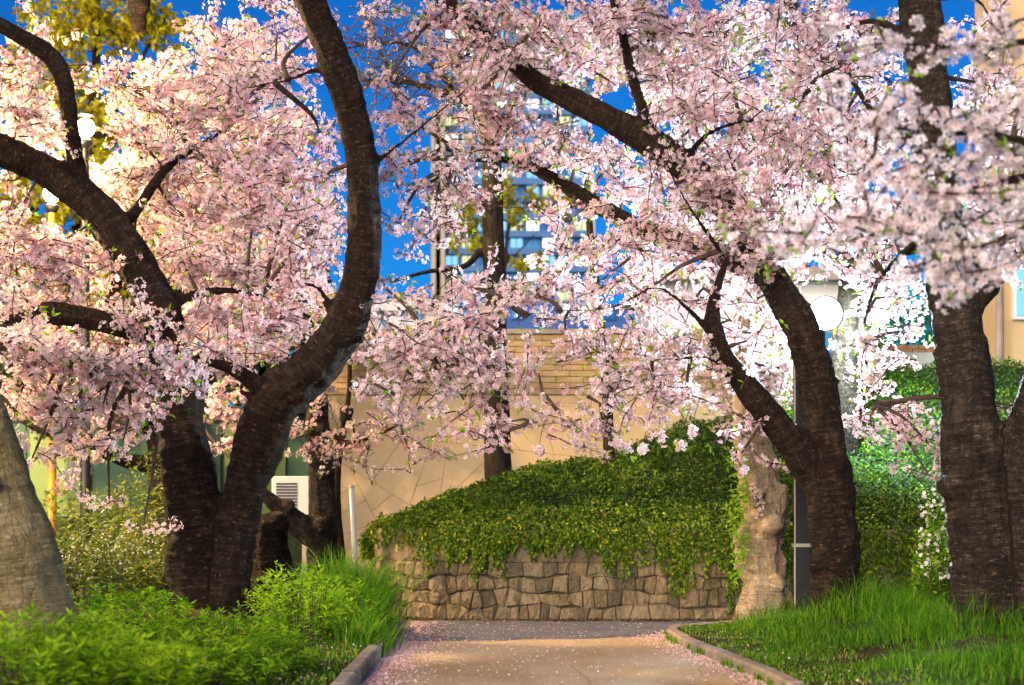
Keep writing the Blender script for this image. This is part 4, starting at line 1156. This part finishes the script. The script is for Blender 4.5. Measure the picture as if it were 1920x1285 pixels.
leaf_tree('yellow_tree', [[(150, 1000, 34, 22), (160, 600, 34, 18), (170, 300, 34, 13), (180, 100, 34, 9), (185, -40, 34, 5)], [(165, 420, 34, 9), (100, 250, 34, 6), (40, 120, 34, 4)], [(170, 300, 34, 8), (260, 120, 34, 6), (320, 20, 34, 4)]],
          [(120, 60, 90, 80, 33.5, 1), (220, 40, 100, 70, 34, 1), (310, 60, 70, 50, 34, 1), (60, 180, 90, 90, 34, 1), (150, 200, 100, 80, 34, 1), (200, 340, 120, 90, 34, 1), (60, 420, 90, 100, 34, 1), (220, 470, 100, 60, 34, 1), (150, 560, 100, 60, 34, 1)],
          'tall yellow-lit tree rising behind the two street lamps', M['yellow_leaf'], .17, 150)
leaf_tree('yellow_tree', [[(930, 1000, 60, 8), (940, 600, 60, 7), (950, 450, 60, 5), (960, 380, 60, 3)], [(945, 520, 60, 4), (880, 420, 60, 2)], [(945, 500, 60, 4), (1040, 400, 60, 2)]],
          [(870, 400, 55, 35, 60, 2), (970, 390, 60, 28, 60, 2), (1060, 385, 60, 24, 60, 2), (880, 460, 40, 35, 60, 2), (990, 500, 45, 28, 60, 2), (960, 350, 60, 20, 60, 2), (960, 550, 40, 26, 60, 2)],
          'yellow-leaved tree in front of the blue tower windows', M['yellow_leaf'], .28, 120, voxel=.08)


M['dark_leaf'] = leaf_mat('evergreen_leaf', [(0, (.008, .014, .004)), (.6, (.022, .034, .008)), (1, (.06, .07, .012))], trans=.2)
for lab, x_, k_ in (('dark evergreen tree behind the shed at the picture edge', 20, 0), ('dark evergreen tree behind the shed and the twin stems', 250, 1), ('dark evergreen tree between the shed and the beige wall', 460, 2)):
    leaf_tree('evergreen_tree', [[(x_, 1000, 38, 16), (x_ + 10, 700, 38, 13), (x_, 450, 38, 9), (x_, 330, 38, 4)], [(x_ + 8, 620, 38, 6), (x_ + 70, 540, 38, 4)], [(x_ + 8, 640, 38, 6), (x_ - 70, 560, 38, 4)]],
              [(x_, 430 + 20 * k_, 100, 90, 38, 1.2), (x_ - 70, 560, 110, 90, 38, 1.2), (x_ + 70, 570, 100, 90, 38, 1.2), (x_, 700, 150, 90, 38, 1.2), (x_, 850, 150, 90, 38, 1.2)], lab, M['dark_leaf'], .34, 75, bark='bark', voxel=.09)


# ------------------------------------------------------------------ low plants
def bush(name, label, cx, cy, rx, ry, h, n, mat, L=(.05, .09), W=.28, cat='shrub', group=None, base_t=0.0, shoots=True):
    """A shrub of leafy shoots on the ground at (cx, cy)."""
    z0 = float(gz(cx, cy))
    t = empty(name, (cx, cy, z0), label, cat, group)
    ns = max(6, n // 16)
    P, D, T = [], [], []
    mb = MB()
    for k in range(ns):
        a = random.uniform(0, 2 * math.pi); r = math.sqrt(random.random())
        x, y = cx + rx * r * math.cos(a), cy + ry * r * math.sin(a)
        zg = float(gz(x, y))
        top = zg + h * (1 - .55 * r * r) * random.uniform(.72, 1.12)
        lean = Vector((x - cx, y - cy, 0)) * .25
        p0 = Vector((x, y, zg - .02)); p1 = Vector((x + lean.x + random.gauss(0, .03), y + lean.y + random.gauss(0, .03), top))
        if k % 3 == 0: mb.tube([tuple(p0), tuple(p0.lerp(p1, .5) + Vector((random.gauss(0, .015), random.gauss(0, .015), 0))), tuple(p1)], [.005, .004, .002], 4)
        tt_ = random.betavariate(2.2, 2) + base_t
        for j in range(16):
            u = 1 - .75 * random.random() ** 1.6
            p = p0.lerp(p1, u)
            an = j * 2.4 + random.gauss(0, .3)
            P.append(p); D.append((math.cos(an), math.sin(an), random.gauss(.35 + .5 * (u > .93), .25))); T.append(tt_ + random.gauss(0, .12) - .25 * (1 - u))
    k = len(P)
    tag(mb.build('stems', M['twig'], t), kind='stuff')
    Lr = rng.uniform(*L, k)
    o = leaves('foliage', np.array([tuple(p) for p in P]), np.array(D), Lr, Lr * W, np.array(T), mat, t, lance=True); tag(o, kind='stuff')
    return t


def bxy(px, d): return ((px - CX) / F * d, d)


bushes = [
    ('bright lime shrub filling the bottom left corner of the picture', 60, 9.6, .42, .5, .42, 2600, (.05, .09), .2, .40),
    ('bright lime blurred shrub beside the one in the bottom corner', 250, 10.2, .38, .45, .34, 2400, (.05, .085), .2, .36),
    ('mid green blurred shrub at the bottom below the twin stems', 400, 11.2, .40, .45, .28, 2200, (.045, .075), .22, .22),
    ('dark green shrub growing over bare soil near the kerb', 510, 12.0, .28, .35, .28, 1700, (.04, .07), .22, .12),
    ('green shrub at the foot of the khaki trunk', 230, 12.2, .45, .45, .30, 2000, (.045, .075), .22, .16),
    ('dense green shrub at the foot of the twin stems', 430, 13.4, .50, .45, .26, 2400, (.04, .065), .22, .16),
    ('tall bright lime shrub in front of the dark stump', 560, 14.6, .40, .45, .62, 3200, (.04, .065), .22, .36),
    ('light green shrub between the stump and the tall grass', 640, 15.3, .34, .4, .50, 2600, (.04, .065), .22, .36),
    ('low dull green shrub tucked between khaki trunk and twin stems', 240, 14.6, .5, .5, .28, 1800, (.04, .07), .24, -.05),
]
for lab, px, d, rx, ry, h, n, L, W, bt in bushes:
    x, y = bxy(px, d)
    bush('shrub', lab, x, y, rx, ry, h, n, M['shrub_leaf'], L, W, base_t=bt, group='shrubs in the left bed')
for lab, px, d, rx, ry, h, n in (('yellow-green weeds with tiny white flowers behind the khaki trunk', 200, 17.2, .6, .7, .75, 3600), ('olive weeds with tiny white flowers left of the twin stems', 290, 18.2, .6, .7, .95, 3600),
                                 ('yellowish leafy undergrowth in front of the green panels', 180, 21.5, 1.0, .8, 1.15, 3600), ('yellow-green leafy branches above the undergrowth', 270, 21.0, .5, .6, 1.6, 2600), ('olive grassy weeds at the back of the twin stems', 330, 16.9, .35, .4, .6, 1600)):
    x, y = bxy(px, d)
    b = bush('weeds', lab, x, y, rx, ry, h, n, M['weed_leaf'], (.05, .10), .3, cat='weeds', group='weeds behind the left trunks', base_t=.05)
    if 'white' in lab:
        k = 330
        a = rng.uniform(0, 2 * math.pi, k); r = np.sqrt(rng.random(k))
        P = np.stack([x + rx * r * np.cos(a), y + ry * r * np.sin(a), gz(x, y) + h * (1 - .5 * r * r) * rng.uniform(.75, 1.15, k)], -1)
        o = flowers('small_flowers', P, rng.normal(size=(k, 3)) + [0, -.5, 1], rng.uniform(.008, .016, k), rng.random(k), M['white_petal'], b); tag(o, kind='stuff')
# white azalea at the right
x, y = bxy(1760, 16.3)
az = bush('azalea', 'azalea with white flowers beside the thick right trunk', x, y, .2, .25, .95, 1500, M['shrub_leaf'], (.04, .06), .45)
k = 190
a = rng.uniform(0, 2 * math.pi, k); r = np.sqrt(rng.random(k))
P = np.stack([x + .24 * r * np.cos(a), y - .05 + .25 * r * np.sin(a), gz(x, y) + rng.uniform(.3, 1.15, k)], -1)
o = flowers('white_flowers', P, rng.normal(size=(k, 3)) + [0, -1, .4], rng.uniform(.018, .028, k), rng.random(k), M['white_petal'], az); tag(o, kind='stuff')


def grass_patch(name, label, xy, H, W, bend=.5, t0=0.0):
    n = len(xy); P = np.column_stack([xy, gz(xy[:, 0], xy[:, 1]) - .01])
    a = rng.uniform(0, 2 * math.pi, n)
    lean = np.stack([np.cos(a), np.sin(a), 0 * a], -1) * (rng.random(n) * bend)[:, None]
    o = blades(name, P, H, lean, W, rng.beta(1.6, 1.9, n) + t0, M['grass'])
    return tag(o, label, 'grass', kind='stuff')


n = 30000
xy = np.column_stack([rng.uniform(1.4, 5.4, n), rng.uniform(10.6, 18.3, n)])
keep = xy[:, 0] > xr(xy[:, 1]) + .14
xy = xy[keep]
dn = np.array([mnoise.noise(Vector((p[0] * 1.3, p[1] * 1.0, 3))) for p in xy])
off = xy[:, 0] - xr(xy[:, 1])
tr_ = np.min([np.hypot(xy[:, 0] - a_, xy[:, 1] - b_) for a_, b_ in ((3.08, 16.0), (3.9, 14.0), (2.57, 17.4), (4.2, 16.5), (3.4, 17.4))], axis=0)
H = (.04 + .10 * np.clip((off - .25) / 1.0, 0, 1) + .20 * np.exp(-(tr_ / .45) ** 2)) * np.clip(1 + 2.2 * dn, .2, 2.5) * rng.uniform(.45, 1.3, len(xy))
grass_patch('grass', 'green grass growing round the trunks beside the right kerb', xy, H, rng.uniform(.004, .009, len(xy)), .9, -.02)
n = 9000
xy = np.column_stack([rng.uniform(1.4, 3.4, n), rng.uniform(10.5, 18.0, n)])
off = xy[:, 0] - xr(xy[:, 1]); xy = xy[(off > .12) & (off < .9)]
grass_patch('moss_turf', 'short yellow-green turf along the right kerb', xy, rng.uniform(.02, .06, len(xy)), rng.uniform(.006, .011, len(xy)), .8, .28)
n = 1500
y_ = rng.uniform(12, 17.2, n); keepn = np.sin(y_ * 5.3) + np.sin(y_ * 12.7) > .2; y_ = y_[keepn]
xy = np.column_stack([xr(y_) - .012 - rng.exponential(.02, len(y_)), y_])
o = blades('kerb_grass', np.column_stack([xy, np.full(len(y_), .004)]), rng.uniform(.02, .10, len(y_)), rng.normal(0, .3, (len(y_), 3)) * [1, 1, 0], rng.uniform(.004, .009, len(y_)), rng.random(len(y_)), M['grass'])
tag(o, 'grass sprouting at the foot of the right kerb', 'grass', kind='stuff')
# tall tuft at the left end of the path
cl = [(-1.45, 15.9), (-1.30, 15.3), (-1.6, 16.4), (-1.28, 14.7), (-1.75, 15.7), (-1.35, 16.5), (-1.22, 14.25)]
for j, (x, y) in enumerate(cl):
    n = 420
    sg = .07 if j == 6 else .11
    xy = np.column_stack([rng.normal(x, sg, n), rng.normal(y, sg * 1.4, n)])
    hh = [.85, .62, 1.0, .42, .8, .75, .30][j]
    P = np.column_stack([xy, gz(xy[:, 0], xy[:, 1]) - .01])
    a = rng.uniform(0, 2 * math.pi, n); lean = np.stack([np.cos(a) + .25, np.sin(a) - .2, 0 * a], -1) * (rng.random(n) * .65)[:, None]
    o = blades('grass_tuft', P, hh * rng.uniform(.45, 1.1, n), lean, rng.uniform(.008, .016, n), rng.beta(2, 2, n) + .05, M['grass'])
    tag(o, ['tall arching grass tuft in the middle of the clump left of the path', 'arching grass tuft leaning over the left path edge', 'tallest grass tuft by the grey post', 'low grass tuft beside the left kerb', 'tall grass tuft nearest the light green shrub', 'grass tuft at the far end of the left kerb', 'shortest grass tuft where the visible kerb begins'][j], 'grass', 'grass tufts left of the path')
n = 3500
xy = np.column_stack([rng.uniform(-2.2, -1.22, n), rng.uniform(11, 16.5, n)])
grass_patch('turf', 'short grass and moss behind the left kerb', xy, rng.uniform(.02, .09, n), rng.uniform(.006, .011, n), .8, .15)
n = 1800
xy = np.column_stack([rng.uniform(-3.6, -1.9, n), rng.uniform(17.4, 20.5, n)])
grass_patch('grass', 'dark green grass at the foot of the gnarled trunk and grey post', xy, rng.uniform(.2, .75, n), rng.uniform(.008, .014, n), .4)

# fallen petals
n = 9500
y = rng.uniform(10.5, 18.2, n)
e = rng.exponential(.12, n)
side = rng.random(n)
x = np.where(side < .66, -1.08 + e * 1.1, np.where(side < .88, xr(y) - .02 - e * .8, rng.uniform(-1.05, 1.5, n)))
keep = (x > -1.08) & (x < xr(y) - .005)
x, y = x[keep], y[keep]; n = len(x)
P = np.column_stack([x, y, np.full(n, .009) + rng.random(n) * .004])
D = np.column_stack([rng.normal(size=(n, 2)), rng.normal(0, .12, n)])
o = leaves('petals', P, D, rng.uniform(.014, .024, n), rng.uniform(.012, .018, n), rng.random(n), M['fallen'], None, droop=.05)
tag(o, 'fallen pink petals lying along both edges of the path', 'petals', kind='stuff')

n = 2600
sv = rng.uniform(.8, WLEN - 1.2, n); dd_ = rng.exponential(.05, n)
P = np.array([wall_pt(a_, .012, .03 + b_) for a_, b_ in zip(sv, dd_)]); P[:, 2] = .012 + rng.random(n) * .012
D = np.column_stack([rng.normal(size=(n, 2)), rng.normal(0, .2, n)])
M['litter'] = leaf_mat('dead_leaf', [(0, (.06, .035, .015)), (.5, (.14, .08, .03)), (1, (.24, .16, .07))], trans=.05)
o = leaves('leaf_litter', P, D, rng.uniform(.02, .05, n), rng.uniform(.012, .025, n), rng.random(n), M['litter'], None, droop=.1)
tag(o, 'brown leaf litter gathered along the foot of the stone wall', 'leaf litter', kind='stuff')
n = 1500
x = np.concatenate([rng.uniform(-2.6, -1.2, n // 2), rng.uniform(1.6, 3.6, n - n // 2)]); y = rng.uniform(11, 17, n)
ok = (x < -1.2) | ((x > xr(y) + .1) & (x < xr(y) + .1 + rng.exponential(.3, n))); x, y = x[ok], y[ok]; n = len(x)
P = np.column_stack([x, y, gz(x, y) + rng.uniform(.02, .07, n)])
o = leaves('bed_petals', P, rng.normal(size=(n, 3)) * [1, 1, .3], rng.uniform(.012, .02, n), rng.uniform(.010, .016, n), rng.random(n), M['fallen'], None, droop=.05)
tag(o, 'pink petals caught in the grass of both beds', 'petals', kind='stuff')

# ------------------------------------------------------------------ posts, lamps and small things
# grey marker post
p = at(660, 1030, 17.4)
post = empty('marker_post', (p.x, p.y, 0), 'slim pale grey metal post rising from the tall grass', 'post')
mb = MB(); mb.tube([(p.x + .09, p.y, -.05), (p.x + .03, p.y, .7), (p.x - .005, p.y, 1.44)], [.027, .027, .027], 14); mb.build('tube', M['white_metal'], post, True)
mb = MB(); mb.lathe((p.x - .005, p.y, 1.43), [(.029, 0), (.030, .015), (.022, .03), (0, .034)], 14); mb.build('cap', M['strap'], post, True)

# dark cabinet post behind the forked trunk
p = at(1504, 1120, 17.0)
cabp = empty('equipment_post', (p.x, p.y, 0), 'narrow dark metal post with a steel strap behind the forked trunk', 'post')
mb = MB(); mb.box(p.x - .07, p.x + .09, p.y, p.y + .14, -.05, 2.75, .008); mb.build('body', M['dark_metal'], cabp)
mb = MB(); mb.box(p.x - .083, p.x + .10, p.y - .012, p.y + .15, .84, .875); mb.build('strap', M['strap'], cabp)
mb = MB(); mb.box(p.x - .078, p.x - .066, p.y - .006, p.y + .02, .0, 2.74); mb.build('edge_trim', M['strap'], cabp)


def street_lamp(x, y, h, label, watt, pole_mat='dark_metal'):
    t = empty('street_lamp', (x, y, 0), label, 'street lamp', 'street lamps in a row on the left')
    mb = MB(); mb.lathe((x, y, 0), [(.11, -.05), (.11, .5), (.075, .56), (.06, 2.5), (.05, h - .25)], 14); mb.build('pole', M[pole_mat], t, True)
    mb = MB(); mb.lathe((x, y, h - .25), [(.05, 0), (.09, .04), (.11, .10), (.05, .13)], 14); mb.build('collar', M['dark_metal'], t, True)
    prof = [(.12 * math.sin(a), -.12 * math.cos(a)) for a in np.linspace(.5, math.pi, 10)]
    mb = MB(); mb.lathe((x, y, h + .02), prof, 18); g = mb.build('globe', M['bulb_warm'], t, True)
    mb = MB(); mb.lathe((x, y, h + .17), [(.10, 0), (.13, .01), (.05, .05), (0, .055)], 14); mb.build('cap', M['dark_metal'], t, True)
    l = bpy.data.lights.new('lamp_light', 'POINT'); l.energy = watt; l.color = (1, .69, .32); l.shadow_soft_size = .16
    lo = bpy.data.objects.new('lamp_light', l); col.objects.link(lo); lo.parent = t; lo.location = (0, 0, h + .02)
    g.visible_shadow = True
    return t


a = at(160, 243, 22.0); b = at(97, 367, 24.3)
street_lamp(a.x, a.y, a.z, 'street lamp whose globe shines beside the upright dark bough', 600)
street_lamp(b.x, b.y, b.z, 'street lamp with a yellow-lit pole showing beside the khaki trunk', 700, 'lit_yellow')
street_lamp(-7.4, 19.2, 5.9, 'assumed street lamp, unseen, nearest the khaki trunk, lighting the path from the left', 9000)  # assumed lamp out of view, added to throw warm light across the path

f = at(1548, 592, 19.2)
fl = empty('floodlight', (f.x, f.y + .3, 0), 'glaring cool white floodlight on a pole right of the forked trunk', 'floodlight')
mb = MB(); mb.lathe((f.x, f.y + .3, 0), [(.06, 0), (.05, f.z + .2)], 12); mb.build('pole', M['dark_metal'], fl, True)
for sx, sz, dy in ((0, .02, 1), (-.34, .06, -1)):  # first head glares forward; the second is added to light the bank
    h = empty('lamp_head', (0, 0, 0)); h.parent = fl
    V, q = [], []
    prof = [(0, .24), (.08, .24), (.13, .17), (.165, .04), (.195, .0), (.20, -.03), (.185, -.03), (.18, .0)]
    for r_, y_ in prof:
        for k in range(20):
            a_ = 2 * math.pi * k / 20; V.append((f.x + sx + r_ * math.cos(a_), f.y + .1 + dy * (y_ - .1), f.z + sz + r_ * math.sin(a_)))
    q = [(i_ * 20 + k, i_ * 20 + (k + 1) % 20, (i_ + 1) * 20 + (k + 1) % 20, (i_ + 1) * 20 + k) for i_ in range(len(prof) - 1) for k in range(20)]
    mesh_np('housing', V, q, mat=M['dark_metal'], parent=h, smooth=True)
    V = []
    for r_, y_ in ((0.001, -.045), (.08, -.036), (.145, -.016), (.18, .004)):
        for k in range(20):
            a_ = 2 * math.pi * k / 20; V.append((f.x + sx + r_ * math.cos(a_), f.y + .1 + dy * (y_ - .1), f.z + sz + r_ * math.sin(a_)))
    q = [(i_ * 20 + k, i_ * 20 + (k + 1) % 20, (i_ + 1) * 20 + (k + 1) % 20, (i_ + 1) * 20 + k) for i_ in range(3) for k in range(20)]
    mesh_np('lens', V, q, mat=M['bulb_cool'], parent=h, smooth=True)
mb = MB(); mb.box(f.x - .5, f.x + .12, f.y + .24, f.y + .29, f.z - .05, f.z + .05); mb.build('crossbar', M['dark_metal'], fl)
l = bpy.data.lights.new('flood_light', 'SPOT'); l.spot_size = math.radians(150); l.spot_blend = .5; l.energy = 4200; l.color = (.72, .88, 1.0); l.shadow_soft_size = .2
lo = bpy.data.objects.new('flood_light', l); col.objects.link(lo); lo.parent = fl; lo.location = (0, -.36, f.z + .02)
lo.rotation_euler = Vector((-.4, -1, .75)).to_track_quat('-Z', 'Y').to_euler()
l2 = bpy.data.lights.new('added_bank_light', 'SPOT'); l2.spot_size = math.radians(120); l2.spot_blend = .8; l2.energy = 900; l2.color = (.62, .95, 1.0); l2.shadow_soft_size = .15
lo = bpy.data.objects.new('added_bank_light', l2); col.objects.link(lo); lo.parent = fl; lo.location = (.22, .02, f.z + .1)      # added light on the bank, with the second head made up for it
lo.rotation_euler = Vector((.55, .75, -.55)).to_track_quat('-Z', 'Y').to_euler()

# ------------------------------------------------------------------ background buildings
def facade(name, label, px0, px1, py0, py1, d, depth, wall, cols, rows, wsize, mats, frame_=None, base_py=None, lit=.4, slab=None):
    A, B = at(px0, py0, d), at(px1, py1, d)
    x0, x1, z1 = A.x, B.x, A.z
    t = empty(name, ((x0 + x1) / 2, d, 0), label, 'building')
    mb = MB(); mb.box(x0, x1, d, d + depth, -.5, z1); mb.build('wall', wall, t)
    zb = B.z
    cw, rh = (x1 - x0) / cols, (z1 - zb) / rows
    for r in range(rows):
        if slab:
            mb = MB(); mb.box(x0 - .2, x1 + .2, d - 1.1, d - .002, zb + r * rh - .15, zb + r * rh + .15 + .25 * rh); mb.build('balcony', slab, t)
        for c in range(cols):
            wx, wz = cw * wsize[0], rh * wsize[1]
            cx, cz = x0 + (c + .5) * cw, zb + (r + .62) * rh
            mb = MB(); mb.box(cx - wx / 2, cx + wx / 2, d - .06, d + .02, cz - wz / 2, cz + wz / 2)
            w = mb.build('window', frame_ or wall, t)
            mb = MB()
            for s_ in (-1, 1):
                xa = cx + s_ * wx * .245
                mb.box(xa - wx * .21, xa + wx * .21, d - .09, d - .062, cz - wz * .43, cz + wz * .43)
            m = random.choice(mats[0]) if random.random() < lit else random.choice(mats[1])
            mb.build('panes', m, w)
    return t


tw = facade('apartment_tower', 'tall blue apartment tower with lit windows behind the straight trunk', 832, 1105, 20, 640, 250, 18, M['tower_wall'], 9, 19, (.8, .62),
            ([M['lit_cool'], M['lit_white'], M['lit_cool'], M['lit_warm']], [M['glass_dark'], M['glass_blue']]), M['tower_slab'], lit=.45, slab=M['tower_slab'])
for px, w in ((817, .55), (823, .35), (829, .5), (1108, .5)):
    p = at(px, 0, 249)
    mb = MB(); mb.box(p.x - w, p.x + w, 246.5, 248.5, -.5, 57 if px < 1000 else 48); mb.build('column', M['tower_column'], tw)
facade('low_building', 'low blue building with lit windows just above the brick band', 948, 1340, 570, 660, 55, 8, M['low_blue'], 9, 2, (.5, .6), ([M['lit_warm'], M['lit_white']], [M['glass_blue'], M['glass_dark']]), M['low_blue'], lit=.35)
wb = facade('white_building', 'white low building whose parapet shows left of the tower columns', 676, 834, 572, 700, 42, 6, M['white'], 5, 2, (.5, .5), ([M['lit_cool']], [M['glass_blue']]), M['white'], lit=.2)
A, B = at(672, 585, 42), at(838, 572, 42)
mb = MB(); mb.box(A.x, B.x, 41.7, 42.0 - .003, A.z, B.z + .12); mb.build('parapet', M['white'], wb)

# floodlit white house behind the bank
hs = empty('white_house', at(1420, 900, 27), 'floodlit white house wall glowing through the blossom left of the floodlight', 'building')
A, B = at(1225, 600, 27), at(1660, 600, 27)
mb = MB(); mb.box(A.x, B.x, 27, 31, -.2, A.z + .6); mb.build('wall', M['white'], hs)
mb = MB(); mb.box(A.x - .2, B.x + .2, 26.7, 31.2, A.z + .602, A.z + .8); mb.build('roof', M['concrete'], hs)
for px in (1300, 1430, 1560):
    p = at(px, 700, 27)
    mb = MB(); mb.box(p.x - .4, p.x + .4, 26.95, 27.01, p.z - .3, p.z + .7); w = mb.build('window', M['concrete'], hs)
    mb = MB(); mb.box(p.x - .34, p.x - .02, 26.92, 26.948, p.z - .24, p.z + .64); mb.box(p.x + .02, p.x + .34, 26.92, 26.948, p.z - .24, p.z + .64); mb.build('panes', M['glass_blue'], w)

# planter with clipped hedge on the right
A, B = at(1640, 685, 23.4), at(1765, 662, 23.4)
pl = empty('planter', ((A.x + B.x) / 2, 23.4, A.z), 'raised planter with a concrete ledge and red brick band on the ivy bank', 'planter')
mb = MB(); mb.box(A.x, B.x, 23.3, 24.6, A.z - .6, B.z, .01); mb.build('ledge', M['concrete'], pl)
x = A.x + .05
while x < B.x - .1:
    for r in range(2):
        mb = MB(); mb.box(x + .08 * r, x + .15 + .08 * r, 23.42, 23.55, B.z + .002 + r * .056, B.z + .052 + r * .056); mb.build('brick', M['red_brick'], pl)
    x += .16
hedge = empty('hedge', at(1700, 650, 24.0), 'clipped round hedge in green light above the red brick band', 'hedge')
k = 5200
c = np.array(at(1700, 622, 24.0)); v = unit(rng.normal(size=(k, 3))) * (rng.uniform(.75, 1.03, (k, 1)))
P = c + v * [.55, .45, .36]
o = leaves('foliage', P, v + rng.normal(0, .6, (k, 3)), rng.uniform(.035, .06, k), rng.uniform(.02, .035, k), rng.random(k), M['hedge_leaf'], hedge); tag(o, kind='stuff')
mb = MB(); mb.tube([tuple(c + np.array([0, 0, -.5])), tuple(c)], [.04, .03], 8); mb.build('stem', M['twig'], hedge)

# beige house at the right edge
A, B = at(1868, 0, 26), at(2200, 0, 26)
rb = empty('beige_house', ((A.x + B.x) / 2, 26, 0), 'beige house with a bright window at the right edge', 'building')
mb = MB(); mb.box(A.x, B.x, 26, 27.2, -.2, 9.5); mb.build('wall', M['beige_wall'], rb)
p0, p1 = at(1897, 600, 26), at(1960, 500, 26)
mb = MB(); mb.box(p0.x, p1.x, 25.93, 26.01, p0.z, p1.z); w = mb.build('window', M['white'], rb)
mb = MB(); mb.box(p0.x + .05, (p0.x + p1.x) / 2 - .02, 25.90, 25.928, p0.z + .06, p1.z - .05); mb.box((p0.x + p1.x) / 2 + .02, p1.x - .05, 25.90, 25.928, p0.z + .06, p1.z - .05); mb.build('panes', M['lit_cool'], w)
p0, p1 = at(1872, 124, 26), at(1896, 98, 26)
vent = MB(); vent.box(p0.x, p1.x, 25.95, 26.01, p0.z, p1.z); vent = vent.build('vent', M['dark_metal'], rb)
for k in range(4):
    xx = p0.x + (k + .5) * (p1.x - p0.x) / 4
    mb = MB(); mb.box(xx - .014, xx + .014, 25.92, 25.948, p0.z + .01, p1.z - .01); mb.build('slat', M['beige_wall'], vent)
mb = MB(); p = at(1872, 0, 25.6); mb.tube([(p.x, 25.6, 0), (p.x + .02, 25.6, 4), (p.x - .02, 25.6, 9)], [.07, .06, .055], 10)
o = mb.build('drain_pipe', M['concrete'], rb)

# green panelled shed and its air conditioner on the left
A, B = at(60, 985, 25), at(578, 985, 25)
sh = empty('shed', ((A.x + B.x) / 2, 25, 0), 'low shed with dark and pale green panels behind the weeds', 'building')
mb = MB(); mb.box(A.x - 3, B.x, 25, 28, -.1, 2.55); mb.build('wall', M['green_panel'], sh)
mb = MB(); mb.box(A.x - 3.2, B.x + .1, 24.7, 28.2, 2.552, 2.65); mb.build('roof', M['dark_metal'], sh)
x = A.x - 1
k = 0
while x < B.x - .6:
    mb = MB(); mb.box(x + .03, x + .92, 24.95, 24.998, 1.05, 2.45); mb.build('panel', M['pale_green'] if k % 3 == 1 else M['green_panel'], sh)
    x += .95; k += 1
mb = MB(); mb.box(A.x - 3, B.x, 24.9, 24.998, .0, 1.0); mb.build('plinth', M['bank_soil'], sh)
p = at(546, 930, 22.5)
ac = empty('air_conditioner', (p.x, p.y, p.z - .28), 'white air conditioner unit with grille beside the gnarled trunk', 'air conditioner')
mb = MB(); mb.box(p.x - .26, p.x + .24, p.y, p.y + .3, p.z - .26, p.z + .26, .015); mb.build('case', M['white_metal'], ac)
for k in range(9):
    mb = MB(); mb.box(p.x - .20, p.x + .08, p.y - .012, p.y - .002, p.z - .17 + k * .04, p.z - .15 + k * .04); mb.build('slat', M['dark_metal'], ac)
mb = MB(); mb.box(p.x - .22, p.x - .16, p.y + .02, p.y + .28, -.02, p.z - .262); mb.box(p.x + .14, p.x + .20, p.y + .02, p.y + .28, -.02, p.z - .262); mb.build('stand', M['concrete'], ac)
